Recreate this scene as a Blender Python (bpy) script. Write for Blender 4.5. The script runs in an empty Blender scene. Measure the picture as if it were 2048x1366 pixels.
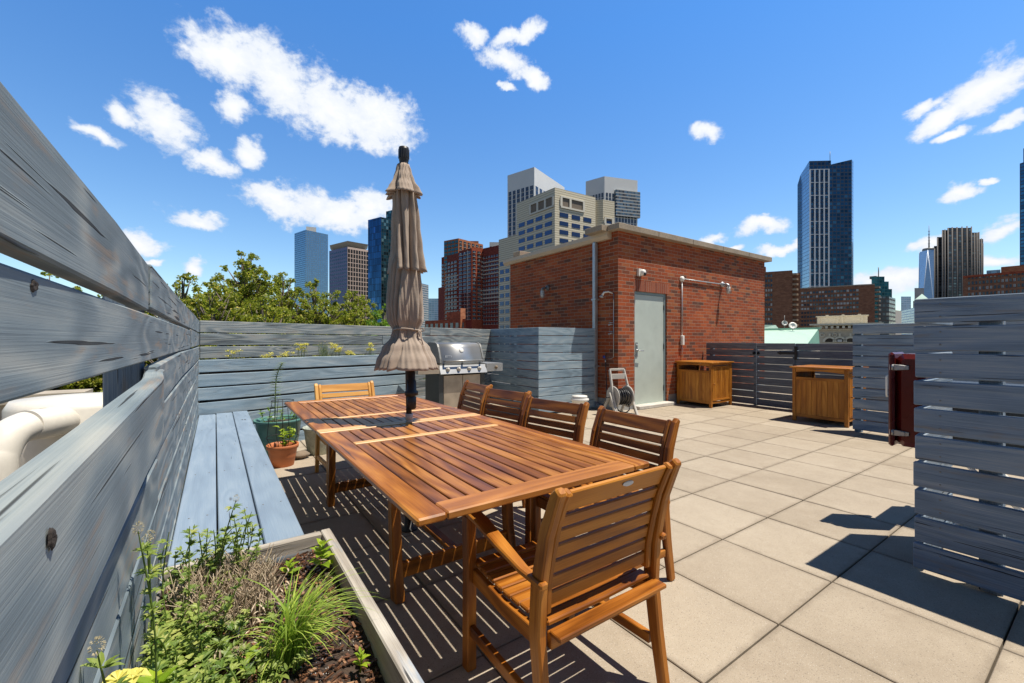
import bpy, math, random
from mathutils import Vector, Matrix
R=math.radians
rng=random.Random(7)
sc=bpy.context.scene
# ---------------- camera, sky, sun, exposure
CAMH=1.305; F0=859.0; HY=682.0; YAW=R(34.664)
cd=bpy.data.cameras.new('camera'); cam=bpy.data.objects.new('camera',cd); sc.collection.objects.link(cam)
cd.sensor_width=36; cd.lens=F0/2048*36; cd.shift_y=-(683-HY)/2048; cd.clip_start=.02; cd.clip_end=20000
cam.location=(0,0,CAMH); cam.rotation_euler=(R(90),0,-YAW); sc.camera=cam
sc.view_settings.view_transform='Standard'; sc.view_settings.look='None'; sc.view_settings.gamma=1; sc.view_settings.exposure=0.36
SUNV=Vector((.276,-.252,1)).normalized()      # towards the sun
sd=bpy.data.lights.new('sun','SUN'); sun=bpy.data.objects.new('sun',sd); sc.collection.objects.link(sun)
sd.energy=5.0; sd.angle=R(.5); sd.color=(1,.93,.82)
sun.rotation_euler=SUNV.to_track_quat('Z','Y').to_euler()
S_,C_=math.sin(YAW),math.cos(YAW)
def ray(px,py):
    rx=(px-1024)/F0; return Vector((S_+C_*rx,C_-S_*rx,(HY-py)/F0))
def azel(px,py):
    v=ray(px,py).normalized(); return math.atan2(v.x,v.y),math.asin(v.z)
def mth(nt,op,a,b=None,c=None,clamp=False):
    n=nt.nodes.new('ShaderNodeMath'); n.operation=op; n.use_clamp=clamp
    for i,x in enumerate((a,b,c)):
        if x is None: continue
        if isinstance(x,(int,float)): n.inputs[i].default_value=x
        else: nt.links.new(x,n.inputs[i])
    return n.outputs[0]
def setin(nt,n,ins):
    for k,x in ins.items():
        s=n.inputs[k]
        if isinstance(x,bpy.types.NodeSocket): nt.links.new(x,s)
        else:
            if hasattr(s.default_value,'__len__') and len(s.default_value)==4 and len(x)==3: x=(*x,1)
            s.default_value=x
def nd(nt,t,props=None,ins=None,out=0):
    n=nt.nodes.new('ShaderNode'+t)
    for k,v in (props or {}).items(): setattr(n,k,v)
    setin(nt,n,ins or {})
    return n.outputs[out]
def ramp(nt,f,stops,interp='LINEAR'):
    n=nt.nodes.new('ShaderNodeValToRGB'); n.color_ramp.interpolation=interp
    e=n.color_ramp.elements
    while len(e)<len(stops): e.new(.5)
    for i,(p,c) in enumerate(stops):
        e[i].position=p; e[i].color=(*c,1) if len(c)==3 else c
    nt.links.new(f,n.inputs[0]); return n.outputs[0]
def mixc(nt,f,a,b,mode='MIX'):
    n=nt.nodes.new('ShaderNodeMix'); n.data_type='RGBA'; n.blend_type=mode
    for i,x in ((0,f),(6,a),(7,b)):
        s=n.inputs[i]
        if isinstance(x,bpy.types.NodeSocket): nt.links.new(x,s)
        elif i==0: s.default_value=x
        else: s.default_value=(*x,1)
    return n.outputs[2]
def comb(nt,x,y,z=0.0):
    return nd(nt,'CombineXYZ',None,{0:x,1:y,2:z})
def noise(nt,v,scale,detail=3,rough=.5,dist=0.0):
    return nd(nt,'TexNoise',None,{'Vector':v,'Scale':scale,'Detail':detail,'Roughness':rough,'Distortion':dist})
def mrange(nt,v,a,b,c=0.0,d=1.0,smooth=False):
    n=nt.nodes.new('ShaderNodeMapRange'); n.clamp=True
    if smooth: n.interpolation_type='SMOOTHSTEP'
    setin(nt,n,{0:v,1:a,2:b,3:c,4:d}); return n.outputs[0]

# world: Nishita sky with a broken field of small cumulus
W=bpy.data.worlds.new('World'); sc.world=W; W.use_nodes=True; nt=W.node_tree; nt.nodes.clear()
sky=nt.nodes.new('ShaderNodeTexSky'); sky.sky_type='NISHITA'; sky.sun_disc=False
sky.sun_elevation=math.asin(SUNV.z); sky.sun_rotation=math.atan2(SUNV.x,SUNV.y); sky.air_density=1.0; sky.dust_density=.25; sky.ozone_density=1.6; sky.altitude=10
tcn=nt.nodes.new('ShaderNodeTexCoord'); vec=tcn.outputs['Generated']
sx=nt.nodes.new('ShaderNodeSeparateXYZ'); nt.links.new(vec,sx.inputs[0])
az=mth(nt,'ARCTAN2',sx.outputs[0],sx.outputs[1]); el=mth(nt,'ARCSINE',sx.outputs[2])
ae=comb(nt,az,el)
wn=nd(nt,'TexNoise',None,{'Vector':comb(nt,az,mth(nt,'MULTIPLY',el,1.25)),'Scale':11.0,'Detail':5.0,'Roughness':.55},out='Color')
warp=nd(nt,'VectorMath',{'operation':'SCALE'},{0:nd(nt,'VectorMath',{'operation':'SUBTRACT'},{0:wn,1:(.5,.5,.5)}),'Scale':.075})
aw=nd(nt,'VectorMath',{'operation':'ADD'},{0:ae,1:warp})
CL=[(450,118,105,62,-28),(560,165,140,78,-24),(665,215,140,72,-20),(755,235,95,62,-30),(470,225,48,32,0),
(335,250,82,56,-30),(425,332,68,28,-8),(240,224,38,26,-30),(185,263,52,17,-15),(497,304,32,28,-30),
(560,400,95,45,-8),(660,418,120,44,-8),(745,415,70,42,0),(388,431,68,19,-12),(290,483,58,25,-12),(305,521,28,8,0),(385,537,28,14,0),
(1030,68,62,28,22),(950,82,38,26,0),(1012,125,62,30,-10),(1070,150,36,28,-20),(1010,173,20,12,0),
(1408,270,34,22,-10),(1965,180,120,50,18),(1900,225,80,26,25),(2020,250,48,16,15),(1918,267,36,12,10),(1845,215,40,18,35),
(1528,452,62,21,5),(1416,469,34,12,10),(1456,493,30,9,0),(1920,388,58,20,12),(1990,362,20,9,5),(2005,455,56,22,12),
(1790,573,100,30,0),(1990,520,70,17,5),(1860,485,50,15,10),(1560,498,60,10,0)]
M=None
for (x,y,w,h,t) in CL:
    a0,e0=azel(x,y); a1,_=azel(x-w,y); a2,_=azel(x+w,y); _,e1=azel(x,y-h); _,e2=azel(x,y+h)
    n=nt.nodes.new('ShaderNodeMapping'); n.vector_type='TEXTURE'; nt.links.new(aw,n.inputs[0])
    n.inputs[1].default_value=(a0,e0,0); n.inputs[2].default_value=(0,0,R(t)*.8); n.inputs[3].default_value=((a2-a1)/2*1.08,(e1-e2)/2*1.08,1)
    l=nd(nt,'VectorMath',{'operation':'LENGTH'},{0:n.outputs[0]},out='Value')
    m=mth(nt,'SUBTRACT',1.0,l)
    M=m if M is None else mth(nt,'SMOOTH_MAX',M,m,.12)
f2=noise(nt,comb(nt,az,mth(nt,'MULTIPLY',el,1.4)),22.0,7,.62,.4)
f1=noise(nt,comb(nt,az,mth(nt,'MULTIPLY',el,1.5),3.0),9.0,5,.6,.3); f3=noise(nt,comb(nt,az,mth(nt,'MULTIPLY',el,1.2),7.0),60.0,5,.65)
dens=mth(nt,'ADD',mth(nt,'MULTIPLY',M,1.3),mth(nt,'ADD',mth(nt,'MULTIPLY',mth(nt,'SUBTRACT',f2,.5),1.5),mth(nt,'ADD',mth(nt,'MULTIPLY',mth(nt,'SUBTRACT',f1,.5),1.3),mth(nt,'MULTIPLY',mth(nt,'SUBTRACT',f3,.5),.85))))
# a few more faint wisps elsewhere in the sky
cover=mrange(nt,dens,-.04,.70,0,1,True)
shade=mrange(nt,mth(nt,'ADD',dens,mth(nt,'MULTIPLY',noise(nt,ae,14.0,4,.55),.7)),.5,1.9,0,1)
ccol=mixc(nt,shade,(6.0,6.6,7.5),(8.4,8.4,8.5))
# deeper, slightly more saturated blue than the bare model, as in the clear dry air of the photograph
skyc=nd(nt,'HueSaturation',None,{'Hue':.506,'Saturation':1.12,'Value':1.2,'Color':sky.outputs[0]})
horiz=mrange(nt,el,0.0,.62,0,1)
skyc=mixc(nt,1.0,skyc,mixc(nt,horiz,(1.08,1.10,1.03),(.66,1.18,1.45)),'MULTIPLY')
zen=mrange(nt,el,.70,.98,1.0,.14,True); skyc=mixc(nt,1.0,skyc,comb(nt,zen,zen,zen),'MULTIPLY')  # overhead sky darkened below the sky model to cut ambient fill
# sky behind the camera is dimmed on purpose, to weaken fill on shaded faces
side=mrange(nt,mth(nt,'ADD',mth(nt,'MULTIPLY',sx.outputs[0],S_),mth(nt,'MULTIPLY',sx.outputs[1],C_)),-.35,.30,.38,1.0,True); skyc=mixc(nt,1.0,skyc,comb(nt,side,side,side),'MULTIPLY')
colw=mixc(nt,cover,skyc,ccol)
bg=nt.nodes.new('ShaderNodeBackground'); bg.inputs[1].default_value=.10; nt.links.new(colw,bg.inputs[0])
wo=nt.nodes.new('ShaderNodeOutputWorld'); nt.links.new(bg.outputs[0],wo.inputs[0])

# ---------------- mesh and object helpers
class MB:
    def __init__(s): s.v=[];s.f=[];s.uv=[];s.m=[];s.r=[];s.sm=[]
    def face(s,idx,uvs=None,m=0,r=0.0,smooth=False):
        s.f.append(idx); s.uv.append(uvs or [(s.v[i][0],s.v[i][2]) for i in idx]); s.m.append(m); s.r.append(r); s.sm.append(smooth)
    def quad(s,a,b,c,d,m=0,r=0.0,uvs=None,smooth=False):
        n=len(s.v); s.v+= [tuple(a),tuple(b),tuple(c),tuple(d)]; s.face([n,n+1,n+2,n+3],uvs or [(0,0),(1,0),(1,1),(0,1)],m,r,smooth)
    def box(s,x0,x1,y0,y1,z0,z1,m=0,r=None):
        r=rng.random() if r is None else r
        n=len(s.v); s.v+=[(x,y,z) for z in (z0,z1) for y in (y0,y1) for x in (x0,x1)]
        for f,ax in (((0,2,3,1),'xy'),((4,5,7,6),'xy'),((0,1,5,4),'xz'),((2,6,7,3),'xz'),((0,4,6,2),'yz'),((1,3,7,5),'yz')):
            i0,i1={'x':0,'y':1,'z':2}[ax[0]],{'x':0,'y':1,'z':2}[ax[1]]
            s.face([n+i for i in f],[(s.v[n+i][i0],s.v[n+i][i1]) for i in f],m,r)
    def sweep(s,pts,w,h,up=(0,0,1),ch=.003,m=0,r=None,ws=None,hs=None,smooth=False,uvo=None):
        """chamfered rectangular bar along pts; w across (side), h along 'up'."""
        pts=[Vector(p) for p in pts]; up=Vector(up); r=rng.random() if r is None else r
        u0,v0=uvo or (rng.uniform(0,60),rng.uniform(0,60)); N=len(pts)
        T=[(pts[min(i+1,N-1)]-pts[max(i-1,0)]).normalized() for i in range(N)]
        rings=[]; L=0; base=len(s.v); us=[]
        seq=[(0,-1)]+[(i,0) for i in range(N)]+[(N-1,1)] if ch>0 else [(i,0) for i in range(N)]
        L=[0]
        for i in range(1,N): L.append(L[-1]+(pts[i]-pts[i-1]).length)
        for (i,e) in seq:
            t=T[i]; sd=t.cross(up).normalized(); uu=sd.cross(t).normalized()
            W=(ws[i] if ws else w)/2; H=(hs[i] if hs else h)/2; p=pts[i]; c=min(ch,W*.9,H*.9)
            if e!=0: W-=c; H-=c; c=c*.5
            elif ch>0 and i==0: p=p+t*min(ch,.5*(pts[1]-pts[0]).length)
            elif ch>0 and i==N-1: p=p-t*min(ch,.5*(pts[-1]-pts[-2]).length)
            if ch>0: prof=[(-W,-H+c),(-W+c,-H),(W-c,-H),(W,-H+c),(W,H-c),(W-c,H),(-W+c,H),(-W,H-c)]
            else: prof=[(-W,-H),(W,-H),(W,H),(-W,H)]
            rings.append(len(s.v)); us.append(L[i])
            for (a,b) in prof: s.v.append(tuple(p+sd*a+uu*b))
            K=len(prof)
            vv=[0]
            for k in range(K):
                a,b=prof[k],prof[(k+1)%K]; vv.append(vv[-1]+math.hypot(a[0]-b[0],a[1]-b[1]))
        for j in range(len(rings)-1):
            for k in range(K):
                a=rings[j]+k;b=rings[j]+(k+1)%K;c_=rings[j+1]+(k+1)%K;d=rings[j+1]+k
                s.face([a,b,c_,d],[(u0+us[j],v0+vv[k]),(u0+us[j],v0+vv[k+1]),(u0+us[j+1],v0+vv[k+1]),(u0+us[j+1],v0+vv[k])],m,r,smooth)
        for ring,rev in ((rings[0],True),(rings[-1],False)):
            idx=[ring+k for k in range(K)]
            if rev: idx=idx[::-1]
            q=[Vector(s.v[i]) for i in idx]; o=q[0]; e1=(q[1]-q[0]).normalized(); nn=(q[1]-q[0]).cross(q[2]-q[1]).normalized() if K>3 else up
            e2=nn.cross(e1)
            s.face(idx,[(u0+((x-o).dot(e1))*.15,v0+(x-o).dot(e2)*2) for x in q],m,r)
    def tube(s,pts,rad,seg=8,m=0,r=0.0,caps=True):
        pts=[Vector(p) for p in pts]; N=len(pts)
        rad=rad if isinstance(rad,(list,tuple)) else [rad]*N
        T=[(pts[min(i+1,N-1)]-pts[max(i-1,0)]).normalized() for i in range(N)]
        a=Vector((0,0,1)) if abs(T[0].z)<.9 else Vector((1,0,0)); sd=T[0].cross(a).normalized(); rings=[];L=0
        Ls=[]
        for i in range(N):
            if i: L+=(pts[i]-pts[i-1]).length
            sd=(sd-T[i]*sd.dot(T[i])).normalized(); b=T[i].cross(sd); rings.append(len(s.v)); Ls.append(L)
            for k in range(seg):
                t=2*math.pi*k/seg; s.v.append(tuple(pts[i]+(sd*math.cos(t)+b*math.sin(t))*rad[i]))
        for j in range(N-1):
            for k in range(seg):
                k2=(k+1)%seg
                s.face([rings[j]+k,rings[j]+k2,rings[j+1]+k2,rings[j+1]+k],[(Ls[j],k/seg),(Ls[j],(k+1)/seg),(Ls[j+1],(k+1)/seg),(Ls[j+1],k/seg)],m,r,True)
        if caps:
            s.face([rings[0]+k for k in range(seg)][::-1],[(0,0)]*seg,m,r); s.face([rings[-1]+k for k in range(seg)],[(0,0)]*seg,m,r)
    def lathe(s,prof,c=(0,0,0),seg=24,m=0,r=0.0,axis=None,smooth=True):
        """prof [(radius,height)]; axis: unit vector"""
        ax=Vector(axis or (0,0,1)).normalized(); a=Vector((1,0,0)) if abs(ax.x)<.9 else Vector((0,1,0))
        e1=ax.cross(a).normalized(); e2=ax.cross(e1); c=Vector(c); rings=[]
        for (rr,hh) in prof:
            rings.append(len(s.v))
            for k in range(seg):
                t=2*math.pi*k/seg; s.v.append(tuple(c+ax*hh+(e1*math.cos(t)+e2*math.sin(t))*max(rr,1e-5)))
        for j in range(len(prof)-1):
            for k in range(seg):
                k2=(k+1)%seg
                s.face([rings[j]+k,rings[j]+k2,rings[j+1]+k2,rings[j+1]+k],[(k/seg,prof[j][1]),((k+1)/seg,prof[j][1]),((k+1)/seg,prof[j+1][1]),(k/seg,prof[j+1][1])],m,r,smooth)
    def prism(s,poly,z0,z1,m=0,mt=None,r=0.0,zt=None):
        """vertical walls over polygon (list xy); optional per-vertex top heights zt"""
        n=len(s.v); K=len(poly); zt=zt or [z1]*K; L=0
        for (x,y) in poly: s.v.append((x,y,z0))
        for (x,y),z in zip(poly,zt): s.v.append((x,y,z))
        for k in range(K):
            k2=(k+1)%K; d=math.hypot(poly[k][0]-poly[k2][0],poly[k][1]-poly[k2][1])
            s.face([n+k,n+k2,n+K+k2,n+K+k],[(L,z0),(L+d,z0),(L+d,zt[k2]),(L,zt[k])],m,r); L+=d
        s.face([n+K+k for k in range(K)],[p for p in poly],m if mt is None else mt,r)
def finish(o,label=None,cat=None,group=None,kind=None):
    if label: o['label']=label
    if cat: o['category']=cat
    if group: o['group']=group
    if kind: o['kind']=kind
    return o
def obj(name,mb,mats,parent=None,base=None,world=True,label=None,cat=None,group=None,kind=None,flip=False):
    """link a mesh object. With a parent whose location/rotation is set, world=True converts world vertices to its local frame."""
    me=bpy.data.meshes.new(name); vs=mb.v
    o=bpy.data.objects.new(name,me)
    if parent is not None:
        o.parent=parent
        if world:
            loc=parent['_l']; a=parent['_r']; ca,sa=math.cos(-a),math.sin(-a)
            vs=[((x-loc[0])*ca-(y-loc[1])*sa,(x-loc[0])*sa+(y-loc[1])*ca,z-loc[2]) for x,y,z in vs]
            o['_l']=parent['_l']; o['_r']=parent['_r']
    elif base is None and vs:
        xs=[v[0] for v in vs];ys=[v[1] for v in vs];zs=[v[2] for v in vs]
        b=((min(xs)+max(xs))/2,(min(ys)+max(ys))/2,min(zs)); o.location=b; o['_l']=b; o['_r']=0.0
        vs=[(x-b[0],y-b[1],z-b[2]) for x,y,z in vs]
    elif base is not None:
        o.location=base; o['_l']=base; o['_r']=0.0; vs=[(x-base[0],y-base[1],z-base[2]) for x,y,z in vs]
    me.from_pydata(vs,[],mb.f)
    for m in (mats if isinstance(mats,(list,tuple)) else [mats]): me.materials.append(m)
    uv=me.uv_layers.new(name='UVMap'); flat=[c for q in mb.uv for p in q for c in p]; uv.data.foreach_set('uv',flat)
    me.polygons.foreach_set('material_index',mb.m); me.polygons.foreach_set('use_smooth',mb.sm)
    at=me.attributes.new('rnd','FLOAT','FACE'); at.data.foreach_set('value',mb.r)
    me.update(); sc.collection.objects.link(o)
    return finish(o,label,cat,group,kind)
def thing(name,loc,rz=0.0,label=None,cat=None,group=None):
    o=bpy.data.objects.new(name,None); o.location=loc; o.rotation_euler=(0,0,rz); o.empty_display_size=.1
    o['_l']=tuple(loc); o['_r']=rz; sc.collection.objects.link(o); return finish(o,label,cat,group)
def dup(root,loc,rz,label,group=None):
    r=root.copy(); r.location=loc; r.rotation_euler=(0,0,rz); sc.collection.objects.link(r); r['label']=label
    if group: r['group']=group
    def rec(a,b):
        for ch in [c for c in bpy.data.objects if c.parent==a]:
            c=ch.copy(); c.parent=b; sc.collection.objects.link(c); rec(ch,c)
    rec(root,r); return r

# ---------------- materials
def newmat(name):
    m=bpy.data.materials.new(name); m.use_nodes=True; nt=m.node_tree; nt.nodes.clear()
    o=nt.nodes.new('ShaderNodeOutputMaterial'); b=nt.nodes.new('ShaderNodeBsdfPrincipled'); nt.links.new(b.outputs[0],o.inputs[0])
    return m,nt,b
def plain(name,col,rough=.5,metal=0.0,var=.12,scale=30,bump=0.0,spec=.5):
    m,nt,b=newmat(name); tc=nt.nodes.new('ShaderNodeTexCoord').outputs['Object']
    n=noise(nt,tc,scale,4); n2=noise(nt,tc,scale*.13,3)
    f=mth(nt,'ADD',mth(nt,'MULTIPLY',n,.5),mth(nt,'MULTIPLY',n2,.5))
    k=mrange(nt,f,.3,.7,1-var,1+var)
    c=mixc(nt,1.0,col,comb(nt,k,k,k),'MULTIPLY'); nt.links.new(c,b.inputs['Base Color'])
    b.inputs['Metallic'].default_value=metal; nt.links.new(mrange(nt,n2,.3,.7,rough*.85,min(1,rough*1.15)),b.inputs['Roughness']); b.inputs['Specular IOR Level'].default_value=spec
    if bump:
        bp=nt.nodes.new('ShaderNodeBump'); setin(nt,bp,{'Strength':bump,'Distance':.002,'Height':n}); nt.links.new(bp.outputs[0],b.inputs['Normal'])
    return m
def wood(name,dark,mid,light,rings=60.0,ringamt=.35,crack=.66,rough=.6,bump=.5,var=.25,blot=None,blotamt=.5,knots=.62,fib=.35,bd=.0015,coat=0.0,stretch=1.0,wig=.6,fu=5.0,grain=None,knotcol=(.03,.022,.018)):
    m,nt,b=newmat(name)
    uvn=nt.nodes.new('ShaderNodeUVMap'); uvn.uv_map='UVMap'; s=nt.nodes.new('ShaderNodeSeparateXYZ'); nt.links.new(uvn.outputs[0],s.inputs[0]); u,v=s.outputs[0],s.outputs[1]
    at=nt.nodes.new('ShaderNodeAttribute'); at.attribute_name='rnd'; rnd=at.outputs['Fac']
    def uv(a,c,z=0.0): return comb(nt,mth(nt,'MULTIPLY',u,a),mth(nt,'MULTIPLY',v,c),z)
    n=noise(nt,uv(.8*stretch,5.5),1.0,1.5,.45,.25)
    vo=nt.nodes.new('ShaderNodeTexVoronoi'); setin(nt,vo,{'Vector':uv(1.5,7.0),'Scale':1.0})
    kd=vo.outputs['Distance']; sepc=nt.nodes.new('ShaderNodeSeparateColor'); nt.links.new(vo.outputs['Color'],sepc.inputs[0])
    kon=mth(nt,'GREATER_THAN',sepc.outputs[0],knots)
    kinf=mth(nt,'MULTIPLY',mrange(nt,kd,0.0,.38,1,0,True),kon)
    n2=mth(nt,'ADD',n,mth(nt,'MULTIPLY',kinf,.22))
    w=noise(nt,uv(2,16),1.0,2)
    rg=mth(nt,'SINE',mth(nt,'ADD',mth(nt,'MULTIPLY',n2,rings),mth(nt,'MULTIPLY',w,wig)))
    rg=mth(nt,'ADD',mth(nt,'MULTIPLY',rg,.5),.5)
    fb=noise(nt,uv(fu,330),1.0,3,.6)
    bl=noise(nt,uv(1.7,9.0,3.0),1.0,4,.6)
    t=mth(nt,'ADD',mth(nt,'ADD',mth(nt,'MULTIPLY',mth(nt,'SUBTRACT',rg,.5),ringamt),mth(nt,'MULTIPLY',mth(nt,'SUBTRACT',fb,.5),fib*2)),mth(nt,'MULTIPLY',mth(nt,'SUBTRACT',bl,.5),blotamt*2))
    t=mth(nt,'ADD',t,mth(nt,'ADD',.5,mth(nt,'MULTIPLY',mth(nt,'SUBTRACT',rnd,.5),var)))
    c=ramp(nt,t,[(0,dark),(.5,mid),(1,light)])
    if grain:
        gk=mth(nt,'MULTIPLY',mth(nt,'POWER',rg,3.0),mrange(nt,noise(nt,uv(1.1,11,13.0),1.0,3),.40,.66,0,grain[3],True)); c=mixc(nt,gk,c,grain[:3])
    if blot:
        b2=noise(nt,uv(2.3,16,9.0),1.0,4,.65); c=mixc(nt,mth(nt,'MULTIPLY',mrange(nt,b2,.54,.68,0,1,True),blot[3]),c,blot[:3])
    cn=noise(nt,uv(1.3,62,5.0),1.0,2.5,.5,.2); ck=mrange(nt,cn,crack,crack+.025,0,1,True)
    c=mixc(nt,mth(nt,'MULTIPLY',ck,.85),c,(.012,.012,.014))
    kc=mth(nt,'MULTIPLY',mrange(nt,kd,.035,.085,1,0,True),kon); c=mixc(nt,mth(nt,'MULTIPLY',kc,.85),c,knotcol)
    nt.links.new(c,b.inputs['Base Color'])
    nt.links.new(mrange(nt,bl,.3,.7,rough*.8,min(1,rough*1.2)),b.inputs['Roughness']); b.inputs['Specular IOR Level'].default_value=.35
    if coat: b.inputs['Coat Weight'].default_value=coat; b.inputs['Coat Roughness'].default_value=.25
    h=mth(nt,'ADD',mth(nt,'ADD',mth(nt,'MULTIPLY',rg,.55),mth(nt,'MULTIPLY',fb,.6*min(1,fib*3))),mth(nt,'MULTIPLY',ck,-2.5))
    h=mth(nt,'ADD',h,mth(nt,'MULTIPLY',kc,-1.5))
    bp=nt.nodes.new('ShaderNodeBump'); setin(nt,bp,{'Strength':bump,'Distance':bd,'Height':h}); nt.links.new(bp.outputs[0],b.inputs['Normal'])
    return m
M_FL=wood('weathered_blue_wood',(.070,.092,.105),(.178,.222,.245),(.40,.43,.41),rings=38,ringamt=.20,crack=.645,bump=.6,bd=.0025,blot=(.30,.22,.155,.6),blotamt=.42,knots=.74,fib=.20,rough=.85,stretch=1.9,wig=1.6,grain=(.47,.44,.37,.38),fu=2.2)
M_FB=wood('weathered_back_fence_wood',(.08,.095,.105),(.22,.26,.28),(.40,.41,.39),grain=(.40,.38,.33,.5),rings=60,crack=.67,bump=.7,bd=.003,blot=(.24,.20,.165,.5),blotamt=.5,rough=.8,var=.3)
M_BX=wood('blue_box_wood',(.09,.13,.17),(.24,.325,.39),(.42,.48,.50),ringamt=.2,rings=45,crack=.68,bump=.6,bd=.003,rough=.75,var=.2,blot=(.2,.2,.2,.3))
M_FR=wood('blue_stained_wood',(.09,.125,.17),(.19,.255,.335),(.36,.39,.41),rings=55,ringamt=.22,crack=.66,bump=1.0,bd=.003,blot=(.24,.20,.15,.5),rough=.75,blotamt=.5,var=.3,knots=.72,fib=.7,stretch=.6,fu=2.5)
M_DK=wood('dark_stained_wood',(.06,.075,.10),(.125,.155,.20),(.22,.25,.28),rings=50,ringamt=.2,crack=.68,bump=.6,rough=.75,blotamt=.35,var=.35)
M_BN=wood('bench_painted_wood',(.14,.185,.25),(.205,.275,.36),(.30,.37,.44),rings=40,ringamt=.14,crack=.70,bump=.5,bd=.0015,rough=.65,fib=.3,blotamt=.3,var=.1,knots=.9)
M_PL=wood('bleached_planter_wood',(.13,.12,.10),(.36,.32,.27),(.62,.58,.50),rings=50,ringamt=.3,crack=.65,bump=.9,bd=.003,blot=(.20,.30,.42,.55),rough=.85)
M_TK=wood('oiled_teak',(.08,.020,.003),(.32,.105,.012),(.56,.235,.038),rings=45,ringamt=.35,crack=.71,bump=.35,bd=.0008,rough=.38,var=.25,fib=.45,blotamt=.55,knots=.93,coat=.03)
M_TT=wood('oiled_teak_tabletop',(.06,.016,.003),(.26,.088,.015),(.52,.22,.042),rings=45,ringamt=.3,crack=.71,bump=.35,bd=.0008,rough=.36,var=.38,fib=.5,blotamt=.5,knots=.93,coat=.03)
M_TL=wood('pale_teak',(.36,.16,.05),(.62,.33,.12),(.78,.47,.21),rings=40,ringamt=.2,crack=.74,bump=.3,bd=.0008,rough=.42,var=.2,blotamt=.3,knots=.97)
M_TY=wood('golden_teak',(.32,.12,.025),(.60,.29,.065),(.74,.43,.13),rings=40,ringamt=.2,crack=.73,bump=.3,bd=.0008,rough=.4,var=.2,blotamt=.35,knots=.95)
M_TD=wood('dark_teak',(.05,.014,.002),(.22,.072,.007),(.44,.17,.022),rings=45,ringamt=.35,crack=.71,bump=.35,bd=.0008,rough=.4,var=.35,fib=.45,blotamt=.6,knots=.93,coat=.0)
M_CB=wood('cabinet_teak',(.16,.045,.004),(.40,.145,.014),(.60,.26,.04),rings=45,ringamt=.25,crack=.73,bump=.3,bd=.0008,rough=.42,var=.3,knots=.95)
def paver():
    m,nt,b=newmat('concrete_paver'); tc=nt.nodes.new('ShaderNodeTexCoord').outputs['Object']
    at=nt.nodes.new('ShaderNodeAttribute'); at.attribute_name='rnd'; rnd=at.outputs['Fac']
    a=noise(nt,tc,150,3,.75); c2=noise(nt,tc,2.2,5,.6); c3=noise(nt,tc,14,4,.6)
    sp=noise(nt,tc,230,1,.5)
    t=mth(nt,'ADD',mth(nt,'MULTIPLY',a,.42),mth(nt,'ADD',mth(nt,'MULTIPLY',c2,.38),mth(nt,'ADD',mth(nt,'MULTIPLY',c3,.2),mth(nt,'MULTIPLY',mth(nt,'SUBTRACT',rnd,.5),.16))))
    c=ramp(nt,t,[(.25,(.27,.22,.16)),(.5,(.37,.31,.235)),(.75,(.46,.395,.305))])
    c=mixc(nt,mrange(nt,sp,.68,.72,0,.6),c,(.62,.58,.52)); c=mixc(nt,mrange(nt,noise(nt,tc,190,1),.66,.70,0,.6),c,(.12,.10,.085))
    uvn=nt.nodes.new('ShaderNodeUVMap'); s=nt.nodes.new('ShaderNodeSeparateXYZ'); nt.links.new(uvn.outputs[0],s.inputs[0])
    def edge(x): return mth(nt,'MINIMUM',x,mth(nt,'SUBTRACT',1.0,x))
    ed=mth(nt,'MINIMUM',edge(s.outputs[0]),edge(s.outputs[1]))
    ed=mth(nt,'ADD',ed,mth(nt,'MULTIPLY',mth(nt,'SUBTRACT',c3,.5),.08))
    c=mixc(nt,mrange(nt,ed,0,.045,.35,0),c,(.17,.135,.10))
    st=noise(nt,tc,.9,5,.7); c=mixc(nt,mrange(nt,st,.56,.72,0,.35,True),c,(.24,.185,.135))
    nt.links.new(c,b.inputs['Base Color']); b.inputs['Roughness'].default_value=.9; b.inputs['Specular IOR Level'].default_value=.2
    bp=nt.nodes.new('ShaderNodeBump'); setin(nt,bp,{'Strength':.5,'Distance':.002,'Height':mth(nt,'ADD',a,mth(nt,'MULTIPLY',c3,.4))}); nt.links.new(bp.outputs[0],b.inputs['Normal'])
    return m
M_PV=paver()
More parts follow.
